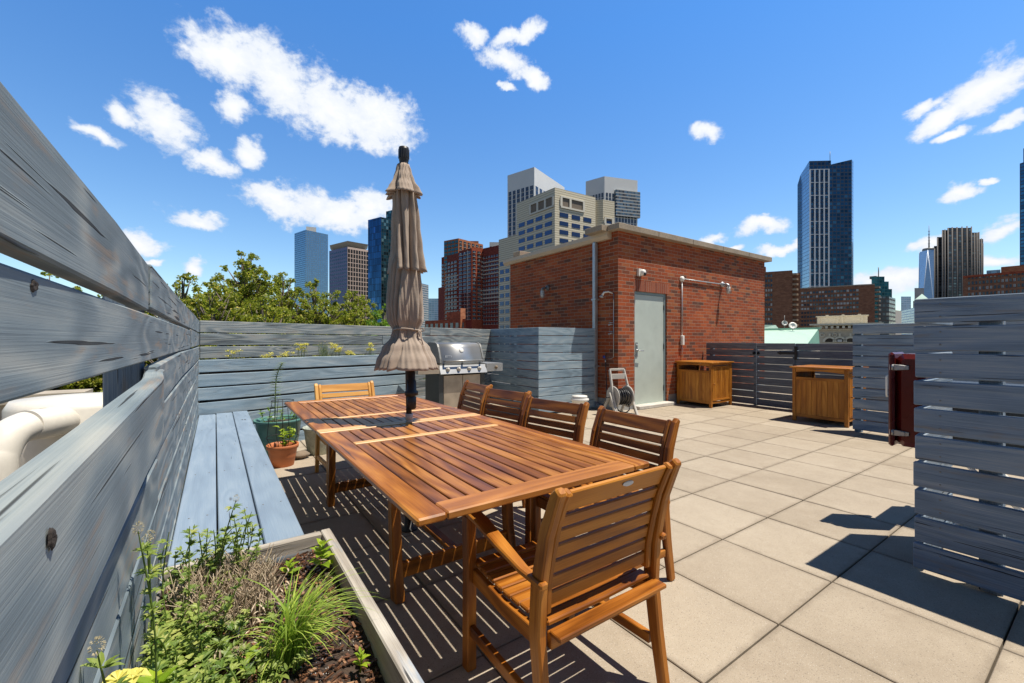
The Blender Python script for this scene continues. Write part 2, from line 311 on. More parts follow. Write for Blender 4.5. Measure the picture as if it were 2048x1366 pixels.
def brick(name='red_brick',cols=None,bw=.215,bh=.0677,mortar=(.36,.25,.18),ms=.009):
    cols=cols or [(0,(.13,.06,.042)),(.12,(.19,.066,.038)),(.26,(.27,.066,.028)),(.6,(.34,.076,.027)),(.85,(.40,.098,.034)),(.97,(.37,.125,.05))]
    m,nt,b=newmat(name); uvn=nt.nodes.new('ShaderNodeUVMap'); uv=uvn.outputs[0]
    bt=nt.nodes.new('ShaderNodeTexBrick'); bt.offset=.5
    setin(nt,bt,{'Vector':uv,'Color1':(0,0,0,1),'Color2':(1,1,1,1),'Mortar':(.5,.5,.5,1),'Scale':1.0,'Mortar Size':ms/2,'Mortar Smooth':.15,'Bias':0.0,'Brick Width':bw,'Row Height':bh})
    s=nt.nodes.new('ShaderNodeSeparateColor'); nt.links.new(bt.outputs[0],s.inputs[0])
    c=ramp(nt,s.outputs[0],cols,'CONSTANT' if False else 'LINEAR')
    tc=uv; a=noise(nt,tc,45,4,.6); k=mrange(nt,a,.25,.75,.78,1.22); c=mixc(nt,1.0,c,comb(nt,k,k,k),'MULTIPLY')
    big=noise(nt,tc,.8,3); k2=mrange(nt,big,.3,.7,.82,1.15); c=mixc(nt,1.0,c,comb(nt,k2,k2,k2),'MULTIPLY')
    c=mixc(nt,bt.outputs[1],c,mortar); nt.links.new(c,b.inputs['Base Color']); b.inputs['Roughness'].default_value=.88; b.inputs['Specular IOR Level'].default_value=.2
    h=mth(nt,'ADD',mth(nt,'MULTIPLY',mth(nt,'SUBTRACT',1.0,bt.outputs[1]),1.0),mth(nt,'MULTIPLY',a,.35))
    bp=nt.nodes.new('ShaderNodeBump'); setin(nt,bp,{'Strength':.7,'Distance':.006,'Height':h}); nt.links.new(bp.outputs[0],b.inputs['Normal'])
    return m
M_BR=brick()
M_BS=brick('soldier_brick',[(0,(.26,.07,.04)),(1,(.40,.13,.07))],bw=.0677,bh=.3,ms=.008)
M_ST=plain('limestone_coping',(.33,.27,.20),.9,0,.25,35,.4)
M_CR=plain('cream_painted_metal',(.55,.44,.31),.5,0,.06)
M_AL=plain('brushed_aluminium',(.50,.52,.56),.38,.75,.1)
M_ZN=plain('galvanised_steel',(.45,.47,.48),.45,.6,.2,40)
M_WH=plain('white_plastic',(.78,.76,.70),.4,0,.05)
M_BK=plain('black_plastic',(.018,.018,.02),.45,0,.2)
M_BM=plain('black_iron',(.02,.02,.022),.5,.3,.2)
M_SS=plain('stainless_steel',(.42,.42,.41),.45,.75,.08,8)
M_SR=plain('rust_tinted_stainless',(.46,.38,.29),.5,.5,.35,7)
M_GD=plain('charcoal_enamel',(.045,.05,.052),.4,.1,.2)
M_GY=plain('grey_casting',(.22,.22,.21),.5,.3,.15)
M_DU=plain('ivory_duct',(.74,.70,.62),.45,0,.06)
M_DR=plain('pale_green_door_paint',(.50,.56,.50),.55,0,.10,5,.1)
M_DF=plain('grey_green_frame_paint',(.22,.29,.30),.55,0,.12,9)
M_RD=plain('dark_red_enamel',(.11,.010,.008),.28,.1,.15,12)
M_TC=plain('terracotta_plastic',(.52,.17,.06),.6,0,.12,12,.1)
M_GP=plain('green_glazed_plastic',(.10,.24,.21),.4,0,.15,12)
M_SP=plain('speckled_stone_pot',(.40,.43,.36),.8,0,.45,160,.5)
M_SO=plain('potting_soil',(.05,.032,.022),.95,0,.6,120,1.0)
M_RK=plain('rock',(.22,.17,.12),.9,0,.3,25,.6)
M_HO=plain('black_rubber_hose',(.025,.025,.028),.4,0,.2)
M_GR=plain('grey_beige_plastic',(.50,.47,.42),.5,0,.08)
M_CC=plain('roof_concrete',(.40,.35,.28),.9,0,.25,6,.2)
M_RF=plain('dark_roofing',(.16,.155,.15),.9,0,.3,2)
M_CT=plain('city_ground',(.10,.10,.10),.9,0,.3,.05)
def cloth(name,col):
    m,nt,b=newmat(name); tc=nt.nodes.new('ShaderNodeTexCoord').outputs['Object']
    n=noise(nt,tc,6,4,.6); k=mrange(nt,n,.3,.7,.88,1.1); c=mixc(nt,1.0,col,comb(nt,k,k,k),'MULTIPLY'); nt.links.new(c,b.inputs['Base Color'])
    b.inputs['Roughness'].default_value=.9; b.inputs['Specular IOR Level'].default_value=.15; b.inputs['Sheen Weight'].default_value=.15
    wv=noise(nt,tc,900,1); w2=noise(nt,tc,28,3,.6); bp=nt.nodes.new('ShaderNodeBump'); setin(nt,bp,{'Strength':.35,'Distance':.004,'Height':mth(nt,'ADD',mth(nt,'MULTIPLY',wv,.15),w2)}); nt.links.new(bp.outputs[0],b.inputs['Normal'])
    return m
M_CL=cloth('taupe_canvas',(.39,.31,.245))
def leafmat(name,c1,c2,trans=.35,c3=None):
    m=bpy.data.materials.new(name); m.use_nodes=True; nt=m.node_tree; nt.nodes.clear()
    at=nt.nodes.new('ShaderNodeAttribute'); at.attribute_name='rnd'; f=at.outputs['Fac']
    c=ramp(nt,f,[(0,c1),(.85,c2),(1,c3 or c2)])
    d=nd(nt,'BsdfPrincipled',None,{'Base Color':c,'Roughness':.45,'Specular IOR Level':.4})
    t=nd(nt,'BsdfTranslucent',None,{'Color':mixc(nt,.35,c,(.35,.5,.04))})
    mx=nd(nt,'MixShader',None,{0:trans,1:d,2:t}); o=nt.nodes.new('ShaderNodeOutputMaterial'); nt.links.new(mx,o.inputs[0]); return m
M_LT=leafmat('plane_tree_leaves',(.07,.13,.015),(.50,.50,.06),.5,(.68,.55,.12))
M_LB=leafmat('bright_green_leaves',(.10,.22,.02),(.26,.42,.05),.4)
M_LW=leafmat('weed_leaves',(.10,.19,.03),(.36,.44,.10),.4,(.50,.52,.16))
M_LL=leafmat('lime_leaves',(.22,.36,.02),(.45,.58,.04),.45)
M_LG=leafmat('grass_blades',(.20,.34,.04),(.50,.62,.10),.4,(.65,.58,.22))
M_LS=leafmat('grey_green_leaves',(.18,.26,.13),(.40,.48,.26),.3)
M_DRY=leafmat('dry_stems',(.28,.20,.13),(.58,.47,.33),.1)
M_YF=leafmat('yellow_flowers',(.62,.56,.10),(.85,.78,.22),.3)
M_FZ=leafmat('fuzzy_clover_heads',(.45,.38,.24),(.55,.48,.32),.3)
M_MU=leafmat('bark_mulch',(.035,.018,.010),(.20,.09,.045),.0,(.38,.22,.12))
M_BA=plain('tree_bark',(.16,.13,.10),.9,0,.3,8,.4)
def glassy(name,col,metal=.75,rough=.12):
    m,nt,b=newmat(name); setin(nt,b,{'Base Color':col,'Metallic':metal,'Roughness':rough}); return m
def facade(name,glass,frame,bw=1.5,fh=3.6,fx=.12,fy=.2,metal=.7,var=.5,alt=None,rough=.15,bandv=0.0,fmetal=0.0):
    """curtain wall: uv in metres; frame = mullions and spandrels, glass panes vary cell by cell"""
    m,nt,b=newmat(name); uvn=nt.nodes.new('ShaderNodeUVMap'); s=nt.nodes.new('ShaderNodeSeparateXYZ'); nt.links.new(uvn.outputs[0],s.inputs[0])
    gx=mth(nt,'DIVIDE',s.outputs[0],bw); gy=mth(nt,'DIVIDE',s.outputs[1],fh)
    fu=mth(nt,'FRACT',gx); fv=mth(nt,'FRACT',gy)
    mk=mth(nt,'MAXIMUM',mth(nt,'LESS_THAN',fu,fx),mth(nt,'LESS_THAN',fv,fy))
    wn=nt.nodes.new('ShaderNodeTexWhiteNoise'); wn.noise_dimensions='2D'; nt.links.new(comb(nt,mth(nt,'FLOOR',gx),mth(nt,'FLOOR',gy)),wn.inputs[0])
    r=wn.outputs[0]; g=mixc(nt,1.0,glass,comb(nt,*[mrange(nt,r,0,1,1-var,1+var)]*3),'MULTIPLY')
    if alt: g=mixc(nt,mth(nt,'GREATER_THAN',r,alt[3]),g,alt[:3])
    c=mixc(nt,mk,g,frame); nt.links.new(c,b.inputs['Base Color'])
    nt.links.new(mrange(nt,mk,0,1,metal,fmetal),b.inputs['Metallic']); nt.links.new(mrange(nt,mk,0,1,rough,.7),b.inputs['Roughness'])
    return m
# ---------------- roof deck: pavers on a dark screed, neighbouring roof, city ground
def lerp(a,b,t): return a+(b-a)*t
def sst(a,b,x): x=min(1,max(0,(x-a)/(b-a))); return x*x*(3-2*x)
mb=MB(); mb.box(-2600,6000,-1500,9000,-16.5,-16.0); obj('ground',mb,M_CT,kind='structure')
mb=MB(); mb.box(-.5,13.5,-4,12,-.9,-.034); obj('roof_slab',mb,M_RF,kind='structure')
mb=MB(); mb.box(-9,-.52,-4,13,-1.4,-.62); obj('lower_roof',mb,M_CC,kind='structure')
mb=MB(); T=.61; g=.0035
for i in range(-6,18):
    for j in range(-7,18):
        x0=2.75+T*i; y0=.93+T*j
        if x0+T<-.2 or y0+T<-2.6 or x0>12.6 or y0>9.2: continue
        z=rng.uniform(-.0012,.0012); x1=x0+T-g-rng.uniform(0,.0012); y1=y0+T-g-rng.uniform(0,.0012); a0=x0+g; b0=y0+g; c=.003; r=rng.random()
        n=len(mb.v); tz=[z+rng.uniform(-.0008,.0008) for _ in range(4)]
        mb.v+=[(a0,b0,-.034),(x1,b0,-.034),(x1,y1,-.034),(a0,y1,-.034),(a0,b0,z-c),(x1,b0,z-c),(x1,y1,z-c),(a0,y1,z-c),(a0+c,b0+c,tz[0]),(x1-c,b0+c,tz[1]),(x1-c,y1-c,tz[2]),(a0+c,y1-c,tz[3])]
        for k in range(4):
            k2=(k+1)%4
            mb.face([n+k,n+k2,n+4+k2,n+4+k],[(0,0)]*4,0,r); mb.face([n+4+k,n+4+k2,n+8+k2,n+8+k],[(0,0)]*4,0,r)
        mb.face([n+8,n+9,n+10,n+11],[(0,0),(1,0),(1,1),(0,1)],0,r)
obj('paver_floor',mb,M_PV,kind='structure')

# ---------------- board fences
def board_line(mb,A,B,zc,h=.14,t=.034,warp=.002,segs=8,bow=None,ch=.004,r=None,zw=None,hs=None):
    A=Vector((A[0],A[1],0)); B=Vector((B[0],B[1],0)); d=(B-A).normalized(); nrm=Vector((d.y,-d.x,0)); L=(B-A).length
    p1,p2=rng.uniform(0,6),rng.uniform(0,6); pts=[]
    for i in range(segs+1):
        f=i/segs; p=A+(B-A)*f
        off=warp*math.sin(p1+f*L*1.3)+(bow(f) if bow else 0)
        pts.append((p.x+nrm.x*off,p.y+nrm.y*off,zc+warp*math.sin(p2+f*L*.9)+(zw(f) if zw else 0)))
    mb.sweep(pts,t,h,ch=ch,r=r,hs=hs)
def post(mb,x,y,z0,z1,s=.09,rz=0):
    up=(math.cos(rz),math.sin(rz),0); mb.sweep([(x,y,z0),(x,y,z1)],s,s,up=up,ch=.004)
# left fence, inner face about X=-.15, boards start behind the camera
t=thing('board_fence',(-.17,2.9,0),0,'long weathered fence of warped grey blue boards along the left edge, behind the bench','fence')
mb=MB(); YE=6.28; PT=.1525
for k in range(10):
    zc=1.475-PT*k; cut=1.76 if k in(0,2,4,6,8) else 3.4
    if k==0:
        board_line(mb,(-.188,-.7),(-.188,1.76),zc,segs=24,bow=lambda f:.011*min(1,(1-f)/.25)+.001,warp=.0025,r=.35,h=.145)
        board_line(mb,(-.182,1.765),(-.168,5.1),zc,warp=.003,r=.4); board_line(mb,(-.168,5.105),(-.168,YE),zc,warp=.002)
    elif k==1:
        board_line(mb,(-.198,-.7),(-.170,4.1),zc-.008,segs=24,warp=.003,r=.6); board_line(mb,(-.168,4.105),(-.168,YE),zc,warp=.002,r=.5)
    elif k==2:
        board_line(mb,(-.160,-.7),(-.160,1.745),zc-.028,segs=28,h=.15,t=.042,warp=.002,r=.75,bow=lambda f:.006+.030*sst(0,.45,f)*(1-.9*sst(.82,1.0,f)),zw=lambda f:-.027*(1-sst(.3,.95,f)))
        board_line(mb,(-.168,1.765),(-.168,2.9),zc-.006,segs=14,warp=.002,r=.5,zw=lambda f:-.006+.014*f,hs=None); board_line(mb,(-.168,2.905),(-.168,YE),zc,warp=.002,r=.55)
    else:
        board_line(mb,(-.170+.003*(k%2),-.7),(-.168,cut),zc-.003,segs=14,warp=.0025,r=.45+.1*rng.random()); board_line(mb,(-.168,cut+.005),(-.168,YE),zc,warp=.0025,r=.4+.2*rng.random())
obj('boards',mb,M_FL,t)
def knot(t,x,y,z,ry,rz,seed):
    rr=random.Random(seed); mb=MB(); n=26; rings=((1.0,-.0005),(.72,.0012),(.4,.0006),(0.05,.0)); 
    for f,dx in rings:
        for k in range(n):
            a=2*math.pi*k/n; q=f*(1+.22*math.sin(2*a+rr.random()*.3+seed)+.12*math.sin(5*a+seed)+rr.uniform(-.07,.07)); mb.v.append((x+dx+.0065,y+ry*q*math.cos(a),z+rz*q*math.sin(a)))
    for j in range(len(rings)-1):
        for k in range(n): mb.face([j*n+k,j*n+(k+1)%n,(j+1)*n+(k+1)%n,(j+1)*n+k],None,0,0,True)
    obj('knot',mb,M_KN,t)
M_KN=plain('dark_knot',(.035,.026,.02),.9,0,.5,300,.8)
knot(t,-.1062,.458,1.158,.0085,.0085,3); knot(t,-.1760,.714,1.368,.014,.006,5)
for y in (.15,1.85,3.4,4.9): mb=MB(); post(mb,-.24,y,-.03,1.50,.09); obj('post',mb,M_FR,t)
# back fence, turned 14 degrees from the deck grid
BA=math.radians(14.2); bd=Vector((math.cos(BA),math.sin(BA),0)); bn=Vector((math.sin(BA),-math.cos(BA),0))
def bk(s,off=0.0): p=Vector((-.15,6.27,0))+bd*s+bn*off; return (p.x,p.y)
t=thing('board_fence',(bk(2.4)[0],bk(2.4)[1],0),BA,'weathered grey board fence at the back of the deck, behind the yellow flowers','fence')
mb=MB(); LB=5.06
for k in range(10):
    zc=1.475-PT*k; cs=[0,2.44 if k%2 else 3.4,LB]
    for a,b in zip(cs,cs[1:]): board_line(mb,bk(a+.003,-.018),bk(b-.003,-.018),zc,warp=.003,segs=10)
obj('boards',mb,M_FB,t)
for s in (.25,1.3,2.5,3.7,4.85): mb=MB(); p=bk(s,-.085); post(mb,p[0],p[1],-.03,1.50,.085,BA); obj('post',mb,M_FR,t)
# raised planter along the back fence
t=thing('raised_planter',(bk(1.3,.2)[0],bk(1.3,.2)[1],0),BA,'long weathered blue board planter box with yellow flowers, running along the back fence','planter')
mb=MB(); PW=.30; LP=2.72
for k in range(7):
    zc=1.022-.1605*k; cs=[-.10,LP]
    for a,b in zip(cs,cs[1:]): board_line(mb,bk(a+.004,PW),bk(b,PW),zc,h=.138,warp=.0035,segs=10)
    board_line(mb,bk(LP-.0,PW-.02),bk(LP-.0,.02),zc,h=.138,warp=.001,segs=3)
obj('boards',mb,M_BX,t)
mb=MB(); a=bk(.02,PW-.025);b=bk(LP-.03,PW-.025);c=bk(LP-.03,.01);d=bk(.02,.01); mb.prism([a,b,c,d],.90,1.055); obj('soil',mb,M_SO,t)
mb=MB(); a=bk(.02,PW-.022);b=bk(LP-.03,PW-.022);c=bk(LP-.03,PW-.03);d=bk(.02,PW-.03); mb.prism([a,b,c,d],.0,.899); obj('liner',mb,M_BK,t)
# box screen beside the grill
t=thing('box_screen',(4.64,5.9,0),0,'blue slatted box screen standing between the grill and the brick wall','screen')
mb=MB()
for k in range(10):
    zc=1.475-PT*k
    board_line(mb,(4.657,5.905),(4.657,7.50),zc,warp=.001,segs=5); board_line(mb,(4.64,5.917-.001),(6.02,5.917-.001),zc,warp=.001,segs=5)
obj('boards',mb,M_BX,t)
for x,y in ((4.72,5.98),(4.72,6.75),(5.35,5.98),(5.98,5.98)): mb=MB(); post(mb,x,y,-.03,1.50,.08); obj('post',mb,M_FR,t)
# dark gate fence between the brick wall and the second cabinet
t=thing('gate_fence',(9.0,4.1,0),0,'dark slatted fence with a hinged gate, behind the two wooden cabinets','fence')
def slats(mb,x,y0,y1,zt,n,pt=.14,h=.127,t_=.028):
    for k in range(n): board_line(mb,(x,y0),(x,y1),zt-h/2-pt*k,h=h,t=t_,warp=.001,segs=4,ch=.003)
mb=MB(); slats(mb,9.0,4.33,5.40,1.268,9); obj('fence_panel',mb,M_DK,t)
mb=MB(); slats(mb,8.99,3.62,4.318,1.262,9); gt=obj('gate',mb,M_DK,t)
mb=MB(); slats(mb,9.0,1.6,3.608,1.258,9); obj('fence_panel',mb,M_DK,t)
mb=MB(); mb.sweep([(8.968,3.615,1.075),(8.966,3.86,1.075)],.012,.045,ch=.002); mb.sweep([(8.966,3.86,1.075),(8.966,3.93,1.075)],.01,.05,hs=[.07,.012]); mb.box(8.962,8.976,3.58,3.625,.95,1.20); obj('hinge',mb,M_BM,t)
for y in (4.36,4.28): mb=MB(); mb.lathe([(.028,0),(.03,.02),(.012,.035),(.012,.05)],(8.985,y,1.06),10,axis=(-1,0,0)); obj('knob',mb,M_BM,t)
for y in (5.3,4.36,3.64,2.6): mb=MB(); post(mb,9.065,y,-.03,1.25,.08); obj('post',mb,M_FR,t)
# middle screen behind the red case
t=thing('slatted_screen',(7.56,1.5,0),0,'tall blue grey slatted screen with a white pull handle, next to the right wooden cabinet','screen')
mb=MB()
for k in range(10): board_line(mb,(7.575,.3),(7.575,2.30),1.475-PT*k,warp=.001,segs=5,h=.134)
obj('boards',mb,M_FR,t)
for y in (2.25,1.62,.95): mb=MB(); post(mb,7.635,y,-.03,1.50,.08); obj('post',mb,M_FR,t)
mb=MB(); mb.tube([(7.555,1.90,.84),(7.49,1.90,.835),(7.48,1.90,.81),(7.48,1.90,.58),(7.49,1.90,.555),(7.555,1.90,.55)],.011,8); obj('handle',mb,M_WH,t)
# near right fence
t=thing('board_fence',(3.27,-.3,0),0,'near blue stained fence of ten wide horizontal boards with gaps, at the right edge','fence')
mb=MB()
for k in range(10): board_line(mb,(3.279,-2.2),(3.279,.707+.004*math.sin(k*2.3)),1.474-.1535*k,h=.136,warp=.0015,segs=14,ch=.004,r=.35+.3*rng.random())
obj('boards',mb,M_FR,t)
mb=MB()
for k in range(10): board_line(mb,(3.300,.688),(3.97,.688),1.474-.1535*k,h=.136,warp=.001,segs=3)
obj('return_boards',mb,M_FR,t)
for y in (.42,-.75): mb=MB(); post(mb,3.345,y,-.03,1.50,.085); obj('post',mb,M_FR,t)
mb=MB(); post(mb,3.38,-.12,-.03,1.44,.045); obj('post',mb,M_WH,t)

def screws(t,pts,nrm,r=.0045):
    mb=MB(); mb.lathe([(0,0),(r,0),(r*.8,.0015),(0,.001)],pts[0],8,axis=nrm); o=obj('screw',mb,M_GY,t)
    for p in pts[1:]: c=o.copy(); c.location=[p[i]-pts[0][i] for i in range(3)]; sc.collection.objects.link(c)
screws(t,[(3.2605,yy,1.474-.1535*k+dz) for k in range(10) for yy in (.60,-.62) for dz in (-.035,.035)],(-1,0,0))
# ---------------- bench and herb planter
t=thing('bench',(.1,4,0),0,'long pale blue painted plank bench built against the left fence','bench')
mb=MB()
for x0,x1 in ((-.146,.005),(.012,.162),(.169,.315)): mb.sweep([(((x0+x1)/2),2.02,.459),(((x0+x1)/2),3.9,.459),(((x0+x1)/2),5.93+ (x0+x1)/2*.25,.459)],x1-x0,.038,ch=.004)
obj('seat',mb,M_BN,t)
screws(t,[(xx,yy,.4783) for xx in (-.10,-.03,.05,.13,.20,.28) for yy in (2.5,3.3,4.1,4.9,5.6)],(0,0,1),.004)
mb=MB()
for k in range(3): mb.sweep([(.29,2.1,.37-.145*k),(.29,5.95,.37-.145*k)],.025,.135,ch=.003)
obj('front_boards',mb,M_BN,t)
PZ=.535
t=thing('herb_planter',(.1,1.2,0),0,'bleached wooden planter bed full of weeds and herbs in the near left corner','planter')
mb=MB(); mb.sweep([(.372,1.885,PZ-.07),(.372,.1,PZ-.07)],.036,.14,ch=.004); mb.sweep([(.372,1.885,PZ-.215),(.372,.1,PZ-.215)],.034,.138,ch=.004); mb.sweep([(.372,1.885,PZ-.36),(.372,.1,PZ-.36)],.034,.138,ch=.004); mb.sweep([(.372,1.885,PZ-.48),(.372,.1,PZ-.48)],.034,.09,ch=.004); obj('side_boards',mb,M_PL,t)
mb=MB(); mb.sweep([(-.145,1.868,PZ-.075),(.353,1.868,PZ-.072)],.034,.14,ch=.004); mb.sweep([(-.145,1.868,PZ-.22),(.353,1.868,PZ-.22)],.032,.138,ch=.004); obj('end_boards',mb,M_PL,t)
SZ=PZ-.075
mb=MB(); nx,ny=40,120
for j in range(ny+1):
    for i in range(nx+1):
        x=lerp(-.146,.355,i/nx); y=lerp(.05,1.852,j/ny)
        z=SZ+.012*math.sin(x*17+y*5)+.01*math.sin(y*13-x*7)+rng.uniform(-.004,.004)
        mb.v.append((x,y,z))
for j in range(ny):
    for i in range(nx):
        a=j*(nx+1)+i; mb.face([a,a+1,a+nx+2,a+nx+1],None,0,rng.random(),True)
obj('soil',mb,M_SO,t)

# ---------------- dining table
t=thing('dining_table',(1.10,2.87,0),0,'long extending oiled teak slatted dining table with pale cross bars and an umbrella through it','table')
X0,X1,Y0,Y1,ZT=.525,1.675,1.285,4.455,.74
TH=.026; zc=ZT-TH/2
mb=MB(); secs=[(Y0,2.423),(2.477,2.837),(2.944,3.311),(3.357,Y1)]
for (a,b) in [(Y0,2.837),(2.944,Y1)]:
    for sx in (-1,1):
        xc=1.10+sx*.522; pts=[(xc,a+.001,zc),(xc,a+.02,zc),(xc,b-.02,zc),(xc,b-.001,zc)]; mb=MB(); mb.sweep(pts,.106,TH,ch=.006); obj('side_frame',mb,M_TK,t)
mb=MB(); ns=14; wd=(1.044-.106)/ns
for (a,b) in secs:
    a2=a+.107 if a==Y0 else a+.002; b2=b-.107 if b==Y1 else b-.002
    for k in range(ns):
        x=1.10-.469+wd*(k+.5); mb.sweep([(x,a2,zc-.001),(x,b2,zc-.001)],wd-.0095,TH-.004,ch=.003)
obj('slats',mb,M_TT,t)
M_ER=(wood('end_rail_teak',(.20,.065,.012),(.43,.165,.034),(.60,.28,.08),rings=45,ringamt=.3,crack=.72,bump=.3,bd=.0008,rough=.4,coat=.1,blotamt=.4,knots=.96))
for y in (Y0+.053,Y1-.053): mb=MB(); mb.sweep([(.632,y,zc),(1.568,y,zc)],.104,TH+.002,ch=.005); obj('end_rail',mb,M_ER,t)
for y,w,e in ((2.45,.050,.632),(2.864,.050,.527),(2.917,.050,.527),(3.334,.042,.632)): mb=MB(); mb.sweep([(e,y,zc+.0015),(2.2-e,y,zc+.0015)],w,TH,ch=.003); obj('cross_bar',mb,M_TL,t)
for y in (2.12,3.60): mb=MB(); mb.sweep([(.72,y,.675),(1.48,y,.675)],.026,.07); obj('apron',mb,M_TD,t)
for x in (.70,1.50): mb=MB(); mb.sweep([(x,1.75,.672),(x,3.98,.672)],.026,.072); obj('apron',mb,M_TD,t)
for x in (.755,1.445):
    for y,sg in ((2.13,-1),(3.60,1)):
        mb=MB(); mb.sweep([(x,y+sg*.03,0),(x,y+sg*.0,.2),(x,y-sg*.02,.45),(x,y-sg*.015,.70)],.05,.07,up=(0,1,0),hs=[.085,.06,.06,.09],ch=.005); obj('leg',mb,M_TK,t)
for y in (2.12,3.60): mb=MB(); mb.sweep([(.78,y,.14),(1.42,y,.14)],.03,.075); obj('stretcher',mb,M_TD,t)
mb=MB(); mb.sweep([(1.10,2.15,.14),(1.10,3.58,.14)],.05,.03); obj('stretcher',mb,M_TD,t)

# ---------------- armchairs
def make_chair(x,y,rz,mat,matb,label,seatm=None,group='teak armchairs around the table'):
    t=thing('armchair',(x,y,0),rz,label,'chair',group)
    yz=[(-.262,0),(-.225,.22),(-.203,.40),(-.212,.55),(-.248,.72),(-.300,.85),(-.318,.872)]
    def yat(z):
        for (a,za),(b,zb) in zip(yz,yz[1:]):
            if za<=z<=zb: return lerp(a,b,(z-za)/(zb-za))
        return yz[-1][0]
    W=.277
    for s in (-1,1):
        mb=MB(); mb.sweep([(s*W,a,b) for a,b in yz],.034,.05,up=(0,1,0),hs=[.042,.05,.056,.054,.048,.04,.03],ch=.006); obj('leg',mb,mat,t,world=False)
        mb=MB(); mb.sweep([(s*(W-.012),.252,0),(s*(W-.012),.25,.40),(s*(W-.012),.255,.612)],.042,.048,up=(0,1,0),ch=.005); obj('leg',mb,mat,t,world=False)
        mb=MB(); zs=[.45,.55,.65,.75,.83,.862]; mb.sweep([(s*(W-.034),yat(z)+.004,z) for z in zs],.026,.034,up=(0,1,0),ch=.006); obj('back_stile',mb,matb,t,world=False)
        mb=MB(); mb.sweep([(s*(W+.012),-.255,.568),(s*(W+.014),-.15,.575),(s*(W+.004),.0,.597),(s*(W-.008),.15,.622),(s*(W-.012),.255,.632),(s*(W-.012),.305,.628)],.05,.022,ws=[.03,.036,.05,.058,.06,.05],ch=.005); obj('armrest',mb,mat,t,world=False)
        mb=MB(); mb.sweep([(s*(W-.012),.235,.165),(s*W,-.20,.165)],.024,.04,ch=.003); obj('stretcher',mb,mat,t,world=False)
        mb=MB(); mb.sweep([(s*(W-.026),.235,.375),(s*(W-.026),.02,.355),(s*(W-.02),-.20,.365)],.024,.055,ch=.003); obj('seat_rail',mb,mat,t,world=False)
    mb=MB(); n=7; edges=[.468]
    for k in range(n-1): edges.append(edges[-1]+.0525)
    for k in range(n):
        z0=edges[k]; z1=(edges[k+1]-.0075) if k<n-1 else .862
        zm=(z0+z1)/2; up=Vector((0,yat(z1)-yat(z0),z1-z0)).normalized()
        mb.sweep([(-(W-.046),yat(zm)+.006,zm),(W-.046,yat(zm)+.006,zm)],.016,z1-z0,up=up,ch=.004)
    obj('backrest',mb,matb,t,world=False)
    mb=MB()
    for k in range(9):
        y=.232-.0535*k; z=.418-.02*math.sin(math.pi*k/8)+.004*k/8; mb.sweep([(-(W-.03),y,z),(0,y,z-.004),(W-.03,y,z)],.046,.017,ch=.004)
    obj('seat',mb,seatm or mat,t,world=False)
    for yy,zz,aa,bb in ((.243,.375,.022,.06),(-.235,.385,.024,.05),(-.262,.41,.05,.016)): mb=MB(); mb.sweep([(-(W-.02),yy,zz),(W-.02,yy,zz)],aa,bb); obj('cross_rail',mb,mat,t,world=False)
    mb=MB()
    ring=[(.026*math.cos(a),.0085*math.sin(a)) for a in [i*math.pi/10 for i in range(20)]]; zb=.832; yb=yat(zb)-.0045; m=len(mb.v)
    for a,b in ring: mb.v.append((.03+a,yb-.004,zb+b))
    for a,b in ring: mb.v.append((.03+a,yb+.003,zb+b))
    mb.face(list(range(20)),[(0,0)]*20)
    for k in range(20): mb.face([k,(k+1)%20,20+(k+1)%20,20+k],[(0,0)]*4)
    obj('badge',mb,M_AL,t,world=False)
    return t
make_chair(1.10,1.255,0,M_TK,M_CB,'nearest armchair, seen from behind, with an oval metal badge on its back',seatm=M_TK)
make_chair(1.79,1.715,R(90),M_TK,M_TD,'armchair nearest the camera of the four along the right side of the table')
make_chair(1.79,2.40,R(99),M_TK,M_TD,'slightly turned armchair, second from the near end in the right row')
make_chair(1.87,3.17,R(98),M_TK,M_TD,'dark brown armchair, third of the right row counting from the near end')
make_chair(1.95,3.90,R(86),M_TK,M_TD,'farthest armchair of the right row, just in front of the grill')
make_chair(1.11,4.36,R(180),M_TY,M_TY,'pale golden armchair at the far end of the table, facing the camera')

# ---------------- closed umbrella
ux,uy=1.11,2.862
t=thing('patio_umbrella',(ux,uy,0),0,'closed taupe canvas patio umbrella tied with a cord, standing through the table','umbrella')
lean=Vector((C_*-.040,-S_*-.040,0))      # a slight lean of the pole
def upx(z,dx=0,dy=0): k=(z-.74)/1.9; return (ux+lean.x*k+dx,uy+lean.y*k+dy,z)
mb=MB(); mb.tube([upx(.05),upx(2.5)],.0195,14); obj('pole',mb,M_BK,t)
mb=MB(); mb.lathe([(.024,.76),(.026,.762),(.026,.80),(.022,.802)],(ux,uy,0),16); mb.lathe([(.0215,.742),(.023,.743),(.023,.757),(.0215,.758)],(ux,uy,0),16); obj('collar',mb,M_GR,t)
mb=MB(); mb.lathe([(.022,.83),(.033,.84),(.033,.915),(.028,.92),(.028,.925),(.046,.93),(.046,.955),(.034,.965),(.033,1.03),(.026,1.035),(.026,1.09),(.02,1.1)],upx(0)[:2]+(0,),20); obj('tilt_knob',mb,M_BK,t)
mb=MB(); mb.lathe([(.0,0),(.06,0),(.062,.008),(.03,.014),(.028,.16),(.0,.16)],(ux,uy,0),24); obj('base',mb,M_BK,t)
